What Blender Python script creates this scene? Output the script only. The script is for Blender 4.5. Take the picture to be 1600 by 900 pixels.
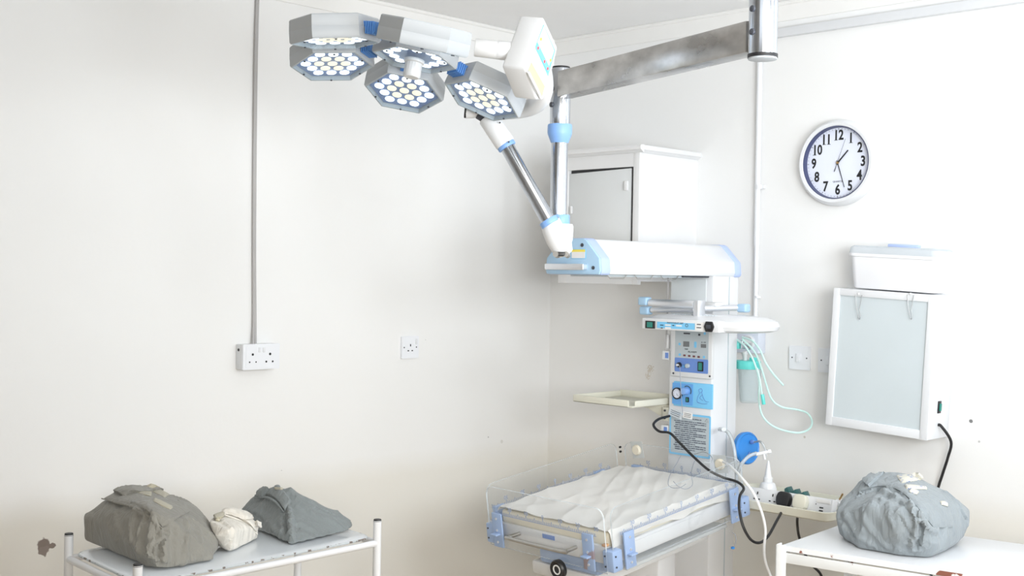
import bpy, bmesh, math, random
from mathutils import Vector, Matrix, noise
from mathutils.bvhtree import BVHTree
PI = math.pi
random.seed(4)
scene = bpy.context.scene
for o in list(bpy.data.objects): bpy.data.objects.remove(o, do_unlink=True)
COL = scene.collection

# ------------------------------------------------------------------ camera
F = 1900.0
YAW, PITCH, ROLL = map(math.radians, (44.53, -0.66, 0.957))
CAM = Vector((-3.8954, -3.5973, 1.6))
_f = Vector((math.cos(YAW)*math.cos(PITCH), math.sin(YAW)*math.cos(PITCH), math.sin(PITCH)))
_r = Vector((math.sin(YAW), -math.cos(YAW), 0)); _u = _r.cross(_f)
cR = math.cos(ROLL)*_r + math.sin(ROLL)*_u
cU = -math.sin(ROLL)*_r + math.cos(ROLL)*_u
cF = _f
cd = bpy.data.cameras.new('camera'); cam = bpy.data.objects.new('camera', cd); COL.objects.link(cam)
cd.sensor_width = 36; cd.lens = 36*F/1600; cd.clip_start = .05; cd.clip_end = 60
M = Matrix.Identity(4)
for i in range(3):
    M[i][0] = cR[i]; M[i][1] = cU[i]; M[i][2] = -cF[i]; M[i][3] = CAM[i]
cam.matrix_world = M
scene.camera = cam
# survey helpers: turn a measured image point into a place in the room, on a known plane or at a known distance
def ray(px, py): return cR*((px-800)/F) + cU*(-(py-450)/F) + cF
def hx(px, py, x): d = ray(px, py); return CAM + d*((x-CAM.x)/d.x)
def hy(px, py, y): d = ray(px, py); return CAM + d*((y-CAM.y)/d.y)
def hz(px, py, z): d = ray(px, py); return CAM + d*((z-CAM.z)/d.z)
def at(px, py, z): return CAM + ray(px, py)*z

# ------------------------------------------------------------------ light, world, exposure
scene.view_settings.view_transform = 'Standard'
scene.view_settings.look = 'None'
scene.view_settings.gamma = 1
scene.view_settings.use_curve_mapping = False
scene.view_settings.exposure = -0.13
w = bpy.data.worlds.new('world'); scene.world = w; w.use_nodes = True
w.node_tree.nodes['Background'].inputs[0].default_value = (.9, .95, 1, 1)
w.node_tree.nodes['Background'].inputs[1].default_value = 1.0
def area(name, loc, target, sx, sy, power, col):
    l = bpy.data.lights.new(name, 'AREA'); l.shape = 'RECTANGLE'; l.size = sx; l.size_y = sy
    l.energy = power; l.color = col
    o = bpy.data.objects.new(name, l); COL.objects.link(o); o.location = loc
    o.rotation_euler = (Vector(target)-Vector(loc)).to_track_quat('-Z', 'Y').to_euler()
    return o
area('window_light_right', (-.8, -4.4, 2.0), (-.35, 0, 2.2), 1.0, .8, 14, (.90, .955, 1))
area('fill_light_behind', (-5.6, -3.4, 1.9), (0, -1.0, 1.7), 2.0, 1.0, 10, (.90, .955, 1))  # general fill, an unseen lamp added behind the camera; no window there
sb = area('fill_light_corner', (-4.3, -4.6, 1.7), (-.2, -.2, .7), 1.2, .9, 12.5, (1, .945, .85)); sb.data.spread = 1.1  # added unseen fill lamp, narrowed to lift the dark room corner
st = area('uplight_bounce', (-2.0, -3.6, 1.7), (-.9, -1.7, 2.62), .9, .9, 41, (.90, .955, 1)); st.data.spread = 2.4  # up-light added out of view to brighten ceiling and upper walls
area('strobe_bounce_right', (-.9, -3.6, 2.1), (-.3, -2.9, 2.62), .4, .4, 12, (.92, .96, 1))
area('ceiling_light', (-2.2, -2.7, 2.58), (-2.2, -2.7, 0), 1.4, 1.4, 10, (1, .93, .82))

# ------------------------------------------------------------------ materials
MATS = {}
def mat(name, col, rough=.5, metal=0, var=.03, vscale=6, bump=0, bscale=200, emit=None, estr=0, coat=0, trans=0, spec=.5, sheen=0):
    m = bpy.data.materials.new(name); m.use_nodes = True; nt = m.node_tree; n = nt.nodes; b = n['Principled BSDF']
    b.inputs['Roughness'].default_value = rough; b.inputs['Metallic'].default_value = metal
    b.inputs['Coat Weight'].default_value = coat; b.inputs['Specular IOR Level'].default_value = spec
    b.inputs['Transmission Weight'].default_value = trans; b.inputs['Sheen Weight'].default_value = sheen
    tc = n.new('ShaderNodeTexCoord')
    nz = n.new('ShaderNodeTexNoise'); nz.inputs['Scale'].default_value = vscale; nz.inputs['Detail'].default_value = 4
    nt.links.new(tc.outputs['Object'], nz.inputs['Vector'])
    mx = n.new('ShaderNodeMix'); mx.data_type = 'RGBA'
    mx.inputs[6].default_value = (*[max(0, c*(1-var)) for c in col], 1)
    mx.inputs[7].default_value = (*[min(1, c*(1+var)) for c in col], 1)
    nt.links.new(nz.outputs['Fac'], mx.inputs[0]); nt.links.new(mx.outputs[2], b.inputs['Base Color'])
    if bump:
        n2 = n.new('ShaderNodeTexNoise'); n2.inputs['Scale'].default_value = bscale; n2.inputs['Detail'].default_value = 3
        nt.links.new(tc.outputs['Object'], n2.inputs['Vector'])
        bp = n.new('ShaderNodeBump'); bp.inputs['Strength'].default_value = bump; bp.inputs['Distance'].default_value = .002
        nt.links.new(n2.outputs['Fac'], bp.inputs['Height']); nt.links.new(bp.outputs[0], b.inputs['Normal'])
    if emit:
        b.inputs['Emission Color'].default_value = (*emit, 1); b.inputs['Emission Strength'].default_value = estr
    MATS[name] = m
    return m
WHITE = mat('white_plastic', (.72, .735, .755), .35)
WHITE2 = mat('white_enamel', (.72, .735, .76), .28, coat=.2)
OFFW = mat('off_white', (.66, .67, .68), .4)
SHELL = mat('lamp_shell_grey', (.44, .47, .50), .4)
CREAM = mat('cream_plastic', (.66, .65, .56), .45)
LBLUE = mat('light_blue_plastic', (.22, .40, .76), .4)
PBLUE = mat('pale_blue_metal', (.31, .42, .64), .4, var=.08, vscale=20)
CAPBL = mat('pale_blue_plastic', (.38, .57, .76), .4)
LAV = mat('lavender_blue_plastic', (.42, .52, .80), .4)
BLUE = mat('strong_blue_plastic', (.03, .22, .62), .4)
RIBBL = mat('ribbed_blue_rubber', (.10, .28, .68), .5)
PANBL = mat('panel_blue', (.13, .38, .78), .4)
PANBL2 = mat('panel_sky_blue', (.20, .55, .85), .4)
PANDK = mat('panel_mid_blue', (.14, .26, .62), .4)
PANGR = mat('panel_grey', (.46, .52, .56), .45)
DISP = mat('display_grey', (.16, .17, .18), .3)
REDD = mat('dark_red_display', (.16, .05, .06), .3)
BLACK = mat('black_plastic', (.012, .012, .014), .4)
DKGREY = mat('dark_grey_print', (.05, .055, .07), .5)
GREENSW = mat('green_rocker', (.02, .22, .18), .3)
YELL = mat('yellow_label', (.85, .72, .12), .5)
RED = mat('red_print', (.75, .12, .12), .5)
BRASS = mat('brass', (.55, .36, .17), .35, 1)
TURQ = mat('turquoise_plastic', (.12, .62, .58), .35)
FRIDGE = mat('viewer_diffuser', (.56, .62, .65), .5)
PAPER = mat('paper', (.80, .80, .80), .7)
CLFACE = mat('clock_face', (.74, .78, .90), .4)
GRDIM = mat('fridge_grey_panel', (.62, .66, .68), .35)
PLATE = mat('plate_white', (.79, .81, .85), .35)
BOXL = mat('wall_box_grey', (.62, .66, .75), .4)
CLIPW = mat('clip_wire', (.28, .29, .30), .4, 1)
NAVY = mat('navy_rim', (.05, .06, .14), .4)
RECESS = mat('recess_cream', (.46, .45, .33), .5)
SHEET = mat('sheet_cloth', (.70, .69, .665), .85, bump=.25, bscale=600, sheen=.1)
FOAM = mat('mattress_foam', (.80, .75, .62), .7)
ORANGE = mat('orange_foam', (.58, .34, .18), .8)
WOODRUST = mat('rust_edge', (.28, .12, .08), .8)
TAPE = mat('masking_tape', (.72, .68, .57), .6, var=.06, vscale=40)
RUBBER = mat('pale_rubber', (.70, .65, .54), .6)

def metal_mat(name, col, rough, streak=True, sc=(3, 3, 60), var=.25):
    m = bpy.data.materials.new(name); m.use_nodes = True; nt = m.node_tree; n = nt.nodes; b = n['Principled BSDF']
    b.inputs['Metallic'].default_value = 1; b.inputs['Roughness'].default_value = rough
    tc = n.new('ShaderNodeTexCoord'); mp = n.new('ShaderNodeMapping'); mp.inputs['Scale'].default_value = sc
    nz = n.new('ShaderNodeTexNoise'); nz.inputs['Scale'].default_value = 2; nz.inputs['Detail'].default_value = 6
    nt.links.new(tc.outputs['Object'], mp.inputs[0]); nt.links.new(mp.outputs[0], nz.inputs['Vector'])
    r = n.new('ShaderNodeValToRGB'); r.color_ramp.elements[0].position = .35; r.color_ramp.elements[1].position = .7
    r.color_ramp.elements[0].color = (*[c*(1-var) for c in col], 1); r.color_ramp.elements[1].color = (*col, 1)
    nt.links.new(nz.outputs['Fac'], r.inputs[0]); nt.links.new(r.outputs[0], b.inputs['Base Color'])
    mr = n.new('ShaderNodeMapRange'); mr.inputs[3].default_value = rough*.8; mr.inputs[4].default_value = rough*1.5
    nt.links.new(nz.outputs['Fac'], mr.inputs[0]); nt.links.new(mr.outputs[0], b.inputs['Roughness'])
    return m
CHROME = metal_mat('polished_steel', (.56, .59, .64), .14, sc=(1, 1, 1), var=.15)
STEELARM = metal_mat('stained_steel_box', (.72, .71, .70), .26, sc=(5, 5, 9), var=.42)
BRUSH = metal_mat('brushed_steel', (.55, .54, .52), .35, sc=(2, 2, 2), var=.2)
ALU = metal_mat('satin_aluminium', (.86, .88, .92), .42, sc=(1, 1, 1), var=.08)

def clear_mat(name, tint, op, rough=.08, gloss=1.0):
    m = bpy.data.materials.new(name); m.use_nodes = True; nt = m.node_tree; n = nt.nodes
    n.remove(n['Principled BSDF']); out = n['Material Output']
    t = n.new('ShaderNodeBsdfTransparent'); t.inputs[0].default_value = (*tint, 1)
    d = n.new('ShaderNodeBsdfDiffuse'); d.inputs[0].default_value = (.75, .80, .84, 1)
    g = n.new('ShaderNodeBsdfGlossy'); g.inputs['Roughness'].default_value = rough
    lw = n.new('ShaderNodeLayerWeight'); lw.inputs[0].default_value = .25
    mu = n.new('ShaderNodeMath'); mu.operation = 'MULTIPLY'; mu.inputs[1].default_value = gloss
    nz = n.new('ShaderNodeTexNoise'); nz.inputs['Scale'].default_value = 3
    mr = n.new('ShaderNodeMapRange'); mr.inputs[3].default_value = op*.92; mr.inputs[4].default_value = op*1.08
    nt.links.new(nz.outputs['Fac'], mr.inputs[0])
    a = n.new('ShaderNodeMixShader'); b = n.new('ShaderNodeMixShader')
    nt.links.new(mr.outputs[0], a.inputs[0])
    nt.links.new(t.outputs[0], a.inputs[1]); nt.links.new(d.outputs[0], a.inputs[2])
    nt.links.new(lw.outputs['Fresnel'], mu.inputs[0]); nt.links.new(mu.outputs[0], b.inputs[0])
    nt.links.new(a.outputs[0], b.inputs[1]); nt.links.new(g.outputs[0], b.inputs[2])
    nt.links.new(b.outputs[0], out.inputs[0])
    return m
ACRYL = clear_mat('clear_acrylic', (.985, .99, .995), .03, gloss=.14)
ACEDGE = clear_mat('acrylic_polished_edge', (.80, .86, .93), .55, gloss=.4)
LENS = clear_mat('lamp_glass', (.95, .985, 1), .02, gloss=.15)
HOSE = clear_mat('clear_hose', (.9, .92, .92), .45)
TURQHOSE = mat('turquoise_hose', (.56, .80, .77), .3)
JAR = clear_mat('clear_jar', (.96, .985, .985), .20, gloss=.1)
TRAYC = clear_mat('clear_xray_tray', (.92, .92, .90), .45, gloss=.05)
BOXC = mat('translucent_box', (.80, .81, .84), .3)

def chip_mat(name, base, chip, th=.62, sc=45):
    m = bpy.data.materials.new(name); m.use_nodes = True; nt = m.node_tree; n = nt.nodes; b = n['Principled BSDF']; b.inputs['Roughness'].default_value = .4
    tc = n.new('ShaderNodeTexCoord'); nz = n.new('ShaderNodeTexNoise'); nz.inputs['Scale'].default_value = sc; nz.inputs['Detail'].default_value = 5
    nt.links.new(tc.outputs['Object'], nz.inputs['Vector']); r = n.new('ShaderNodeValToRGB'); r.color_ramp.elements[0].position = th; r.color_ramp.elements[1].position = th+.02
    r.color_ramp.elements[0].color = (*base, 1); r.color_ramp.elements[1].color = (*chip, 1)
    nt.links.new(nz.outputs['Fac'], r.inputs[0]); nt.links.new(r.outputs[0], b.inputs['Base Color']); return m
def wall_mat(name, dado_z):
    m = bpy.data.materials.new(name); m.use_nodes = True; nt = m.node_tree; n = nt.nodes; b = n['Principled BSDF']; L = nt.links.new
    b.inputs['Roughness'].default_value = .42
    geo = n.new('ShaderNodeNewGeometry'); sx = n.new('ShaderNodeSeparateXYZ'); L(geo.outputs['Position'], sx.inputs[0])
    nz = n.new('ShaderNodeTexNoise'); nz.inputs['Scale'].default_value = 1.6; nz.inputs['Detail'].default_value = 5; L(geo.outputs['Position'], nz.inputs['Vector'])
    up = n.new('ShaderNodeMix'); up.data_type = 'RGBA'; up.inputs[6].default_value = (.80, .80, .795, 1); up.inputs[7].default_value = (.83, .835, .835, 1); L(nz.outputs['Fac'], up.inputs[0])
    lo = n.new('ShaderNodeMix'); lo.data_type = 'RGBA'; lo.inputs[6].default_value = (.745, .73, .685, 1); lo.inputs[7].default_value = (.78, .77, .735, 1); L(nz.outputs['Fac'], lo.inputs[0])
    n3 = n.new('ShaderNodeTexNoise'); n3.inputs['Scale'].default_value = 9; n3.inputs['Detail'].default_value = 6; L(geo.outputs['Position'], n3.inputs['Vector'])
    ma = n.new('ShaderNodeMath'); ma.operation = 'MULTIPLY_ADD'; ma.inputs[1].default_value = .035; L(n3.outputs['Fac'], ma.inputs[0]); L(sx.outputs['Z'], ma.inputs[2])
    ra = n.new('ShaderNodeMapRange'); ra.inputs[1].default_value = dado_z-.03; ra.inputs[2].default_value = dado_z+.06; L(ma.outputs[0], ra.inputs[0])
    mx = n.new('ShaderNodeMix'); mx.data_type = 'RGBA'; L(ra.outputs[0], mx.inputs[0]); L(lo.outputs[2], mx.inputs[6]); L(up.outputs[2], mx.inputs[7])
    last = mx.outputs[2]
    def spot(p, r, col, strength=1.0, ns=40, na=.6, th=1.0):
        nonlocal last
        vd = n.new('ShaderNodeVectorMath'); vd.operation = 'DISTANCE'; vd.inputs[1].default_value = p; L(geo.outputs['Position'], vd.inputs[0])
        q = n.new('ShaderNodeTexNoise'); q.inputs['Scale'].default_value = ns; q.inputs['Detail'].default_value = 3; L(geo.outputs['Position'], q.inputs['Vector'])
        k = n.new('ShaderNodeMath'); k.operation = 'MULTIPLY_ADD'; k.inputs[1].default_value = na*r*2; k.inputs[2].default_value = 0; L(q.outputs['Fac'], k.inputs[0])
        s = n.new('ShaderNodeMath'); s.operation = 'ADD'; L(vd.outputs['Value'], s.inputs[0]); L(k.outputs[0], s.inputs[1])
        t = n.new('ShaderNodeMapRange'); t.inputs[1].default_value = r*(1+na)*th; t.inputs[2].default_value = r*(1+na)*th*.92; t.inputs[3].default_value = 0; t.inputs[4].default_value = strength; L(s.outputs[0], t.inputs[0])
        x = n.new('ShaderNodeMix'); x.data_type = 'RGBA'; x.inputs[7].default_value = (*col, 1); L(t.outputs[0], x.inputs[0]); L(last, x.inputs[6]); last = x.outputs[2]
    for s_ in SPOTS.get(name, []): spot(*s_)
    L(last, b.inputs['Base Color'])
    nb = n.new('ShaderNodeTexNoise'); nb.inputs['Scale'].default_value = 14; nb.inputs['Detail'].default_value = 6; L(geo.outputs['Position'], nb.inputs['Vector'])
    bp = n.new('ShaderNodeBump'); bp.inputs['Strength'].default_value = .12; bp.inputs['Distance'].default_value = .01; L(nb.outputs['Fac'], bp.inputs['Height']); L(bp.outputs[0], b.inputs['Normal'])
    return m
SPOTS = {
 'wall_paint_left': [(tuple(hy(68, 852, 0)), .022, (.22, .18, .16), 1, 30, .8), (tuple(hy(82, 852, 0)), .010, (.22, .18, .16), 1, 60, .8), (tuple(hy(68, 862, 0)), .018, (.25, .21, .19), 1, 45, .8),
   (tuple(hy(665, 531, 0)), .002, (.5, .5, .5)), (tuple(hy(440, 735, 0)), .002, (.5, .5, .5)), (tuple(hy(784, 690, 0)), .008, (.55, .54, .5), .5), (tuple(hy(763, 683, 0)), .003, (.45, .45, .45))],
 'wall_paint_right': [(tuple(hx(1517, 658, 0)), .006, (.2, .2, .2)), (tuple(hx(1016, 577, 0)), .03, (.50, .42, .30), .5, 120, 1.2, .78), (tuple(hx(1012, 588, 0)), .02, (.5, .42, .30), .5, 160, 1.4, .8), (tuple(hx(1257, 683, 0)), .005, (.5, .46, .4), .7), (tuple(hx(1530, 690, 0)), .004, (.5, .5, .5)),],
}
FLOORM = mat('floor_terrazzo', (.66, .52, .36), .5, var=.15, vscale=40)
CEILM = mat('ceiling_paint', (.88, .88, .88), .6)
TRIMM = mat('trim_paint', (.82, .815, .80), .45)

# ------------------------------------------------------------------ mesh helpers
ORG = {}   # world origin of every object (parents carry translation only, unless noted)
class MB:
    def __init__(s): s.bm = bmesh.new(); s.uv = None
    def merge(s, b2, Mx=None):
        me = bpy.data.meshes.new('t'); b2.to_mesh(me); b2.free()
        if Mx is not None: me.transform(Mx)
        s.bm.from_mesh(me); bpy.data.meshes.remove(me); return s
    def box(s, c, size, bev=0, rot=None, seg=2):
        b = bmesh.new(); bmesh.ops.create_cube(b, size=1)
        for v in b.verts: v.co = Vector((v.co.x*size[0], v.co.y*size[1], v.co.z*size[2]))
        if bev: bmesh.ops.bevel(b, geom=b.edges[:], offset=bev, segments=seg, profile=.5, affect='EDGES')
        Mx = Matrix.Translation(Vector(c)) @ (rot.to_4x4() if rot else Matrix.Identity(4))
        return s.merge(b, Mx)
    def box2(s, lo, hi, bev=0, seg=2):
        lo = Vector(lo); hi = Vector(hi); a = Vector([min(x, y) for x, y in zip(lo, hi)]); z = Vector([max(x, y) for x, y in zip(lo, hi)])
        return s.box((a+z)/2, z-a, bev, seg=seg)
    def cyl(s, a, b_, r, r2=None, n=24, bev=0):
        a = Vector(a); b_ = Vector(b_); d = b_-a; L = d.length
        b = bmesh.new(); bmesh.ops.create_cone(b, cap_ends=True, segments=n, radius1=r, radius2=r if r2 is None else r2, depth=L)
        if bev:
            ed = [e for e in b.edges if abs(e.verts[0].co.z-e.verts[1].co.z) < 1e-6]
            bmesh.ops.bevel(b, geom=ed, offset=bev, segments=2, profile=.5, affect='EDGES')
        q = d.to_track_quat('Z', 'Y').to_matrix().to_4x4()
        return s.merge(b, Matrix.Translation((a+b_)/2) @ q)
    def tube(s, pts, r, n=10, closed=False, smooth=4, radii=None, flat=1.0):
        P = [Vector(p) for p in pts]
        if smooth and len(P) > 2: P, rr = spline(P, smooth, closed, radii)
        else: rr = radii or [r]*len(P)
        if rr is None: rr = [r]*len(P)
        m = len(P); rings = []; up = None
        for i, p in enumerate(P):
            t = (P[(i+1) % m]-P[i-1]) if closed else (P[min(i+1, m-1)]-P[max(i-1, 0)])
            t.normalize()
            if up is None:
                up = Vector((0, 0, 1)) if abs(t.z) < .9 else Vector((1, 0, 0))
            up = (up - t*up.dot(t)).normalized(); sd = t.cross(up)
            rings.append([s.bm.verts.new(p + (up*math.cos(a)*flat + sd*math.sin(a))*rr[i]) for a in [2*PI*k/n for k in range(n)]])
        for i in range(m if closed else m-1):
            A = rings[i]; B = rings[(i+1) % m]
            for k in range(n): s.bm.faces.new((A[k], A[(k+1) % n], B[(k+1) % n], B[k]))
        if not closed:
            s.bm.faces.new(rings[0][::-1]); s.bm.faces.new(rings[-1])
        return s
    def prism(s, poly, a, b_, bev=0):
        """poly: list of 3D points (a planar loop); extruded by vector b_-a"""
        b = bmesh.new(); d = Vector(b_)-Vector(a)
        A = [b.verts.new(Vector(p)) for p in poly]; f = b.faces.new(A)
        r = bmesh.ops.extrude_face_region(b, geom=[f]); vs = [v for v in r['geom'] if isinstance(v, bmesh.types.BMVert)]
        bmesh.ops.translate(b, verts=vs, vec=d); bmesh.ops.recalc_face_normals(b, faces=b.faces[:])
        if bev: bmesh.ops.bevel(b, geom=b.edges[:], offset=bev, segments=2, profile=.5, affect='EDGES')
        return s.merge(b)
    def lathe(s, prof, o, axis, n=40):
        """prof: (r, h) pairs along axis from o"""
        axis = Vector(axis).normalized(); q = axis.to_track_quat('Z', 'Y').to_matrix(); o = Vector(o); rings = []
        for r, h in prof:
            if r < 1e-6: rings.append([s.bm.verts.new(o+axis*h)])
            else: rings.append([s.bm.verts.new(o + q @ Vector((r*math.cos(2*PI*k/n), r*math.sin(2*PI*k/n), h))) for k in range(n)])
        for A, B in zip(rings, rings[1:]):
            for k in range(n):
                a, a2, b, b2 = A[k % len(A)], A[(k+1) % len(A)], B[k % len(B)], B[(k+1) % len(B)]
                vs = []
                for v in (a, a2, b2, b):
                    if v not in vs: vs.append(v)
                if len(vs) > 2:
                    try: s.bm.faces.new(vs)
                    except ValueError: pass
        return s
    def build(s, name, m, parent=None, smooth=True, recalc=True, at=None):
        if recalc: bmesh.ops.recalc_face_normals(s.bm, faces=s.bm.faces[:])
        me = bpy.data.meshes.new(name)
        s.bm.to_mesh(me); s.bm.free()
        if len(me.vertices):
            xs = [v.co for v in me.vertices]
            lo = Vector([min(v[i] for v in xs) for i in range(3)]); hi = Vector([max(v[i] for v in xs) for i in range(3)])
            c = Vector(at) if at is not None else Vector(((lo.x+hi.x)/2, (lo.y+hi.y)/2, lo.z if parent is None else (lo.z+hi.z)/2))
        else: c = Vector((0, 0, 0))
        me.transform(Matrix.Translation(-c))
        o = bpy.data.objects.new(name, me); COL.objects.link(o)
        for mm in (m if isinstance(m, (list, tuple)) else [m]): me.materials.append(mm)
        if parent is not None:
            o.parent = parent; o.location = c-ORG[parent.name]
        else: o.location = c
        ORG[o.name] = c
        if smooth:
            me.shade_smooth()
            try: me.set_sharp_from_angle(angle=math.radians(35))
            except Exception: pass
        return o
def spline(P, k, closed=False, radii=None):
    out = []; rr = [] if radii else None; m = len(P)
    for i in range(m if closed else m-1):
        p0 = P[i-1] if (closed or i > 0) else P[0]*2-P[1]; p1 = P[i]; p2 = P[(i+1) % m]
        p3 = P[(i+2) % m] if (closed or i+2 < m) else P[-1]*2-P[-2]
        for j in range(k):
            t = j/k
            out.append(.5*((2*p1)+(-p0+p2)*t+(2*p0-5*p1+4*p2-p3)*t*t+(-p0+3*p1-3*p2+p3)*t**3))
            if radii: rr.append(radii[i]*(1-t)+radii[(i+1) % m]*t)
    if not closed:
        out.append(P[-1].copy()); 
        if radii: rr.append(radii[-1])
    return out, rr
def empty(name, loc):
    o = bpy.data.objects.new(name, None); o.empty_display_size = .05; COL.objects.link(o); o.location = loc; ORG[o.name] = Vector(loc); return o
def tag(o, label=None, cat=None, group=None, kind=None):
    if label: o['label'] = label
    if cat: o['category'] = cat
    if group: o['group'] = group
    if kind: o['kind'] = kind
    return o
def copy_tree(o, parent=None):
    c = o.copy(); COL.objects.link(c); c.parent = parent
    for ch in list(o.children): copy_tree(ch, c)
    return c
# text as mesh on a plane given by origin and right / up directions
def text_bm(txt, size, org, right, up, mb, thick=.0003, bold=0, align='CENTER', sx=1.0):
    cu = bpy.data.curves.new('t', 'FONT'); cu.body = txt; cu.size = size; cu.align_x = align; cu.align_y = 'CENTER'
    cu.extrude = thick; cu.offset = bold; cu.resolution_u = 3
    o = bpy.data.objects.new('t', cu); COL.objects.link(o)
    bpy.context.view_layer.update()
    dg = bpy.context.evaluated_depsgraph_get(); me = bpy.data.meshes.new_from_object(o.evaluated_get(dg))
    bpy.data.objects.remove(o)
    R_ = Vector(right).normalized(); U = Vector(up).normalized(); N = R_.cross(U)
    Mx = Matrix.Identity(4)
    for i in range(3): Mx[i][0] = R_[i]*sx; Mx[i][1] = U[i]; Mx[i][2] = N[i]; Mx[i][3] = org[i]
    me.transform(Mx); mb.bm.from_mesh(me); bpy.data.meshes.remove(me)
    return mb
XW, YW, ZW = Vector((1, 0, 0)), Vector((0, 1, 0)), Vector((0, 0, 1))
def rrect(w_, h_, r, n=5):
    pts = []
    for cx, cy, a0 in ((w_/2-r, h_/2-r, 0), (-w_/2+r, h_/2-r, PI/2), (-w_/2+r, -h_/2+r, PI), (w_/2-r, -h_/2+r, 3*PI/2)):
        for k in range(n+1):
            a = a0+PI/2*k/n; pts.append((cx+r*math.cos(a), cy+r*math.sin(a)))
    return pts
def plate(mb, org, right, up, w_, h_, r, th):
    """rounded plate on the plane (right, up) at org, growing by th along right x up"""
    R_ = Vector(right); U = Vector(up); N = R_.cross(U); o = Vector(org)
    return mb.prism([o+R_*x+U*y for x, y in rrect(w_, h_, r)], (0, 0, 0), N*th)

# ------------------------------------------------------------------ room shell
CEIL = 2.62
WL = wall_mat('wall_paint_left', .86); WR = wall_mat('wall_paint_right', .87)
def struct(name, lo, hi, m): return tag(MB().box2(lo, hi).build(name, m, smooth=False), kind='structure')
struct('floor', (-6, -5.6, -.1), (.1, .1, 0), FLOORM)
struct('ceiling', (-6, -5.6, CEIL), (.1, .1, CEIL+.1), CEILM)
struct('wall_left', (-6, 0, 0), (0, .1, CEIL), WL)
struct('wall_right', (0, -5.5, 0), (.1, .1, CEIL), WR)
struct('wall_back', (-6, -5.6, 0), (.1, -5.5, CEIL), TRIMM)
struct('wall_front', (-6.1, -5.6, 0), (-6, .1, CEIL), TRIMM)
# frieze boards under the ceiling
def frieze(name, axis):
    mb = MB()
    if axis == 'x': mb.box2((-6, -.006, 2.545), (-.006, 0, CEIL), 0); mb.cyl((-6, -.004, CEIL-.006), (-.006, -.004, CEIL-.006), .009, n=12)
    else: mb.box2((-.006, -5.5, 2.548), (0, 0, CEIL), 0); mb.cyl((-.004, -5.5, CEIL-.006), (-.004, 0, CEIL-.006), .009, n=12)
    tag(mb.build(name, TRIMM), kind='structure')
frieze('trim_1', 'x'); frieze('trim_2', 'y')
tag(MB().box2((-6, -.012, 0), (-.012, 0, .12), .003).build('baseboard_left', TRIMM), kind='structure')
tag(MB().box2((-.012, -5.5, 0), (0, 0, .12), .003).build('baseboard_right', TRIMM), kind='structure')

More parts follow.
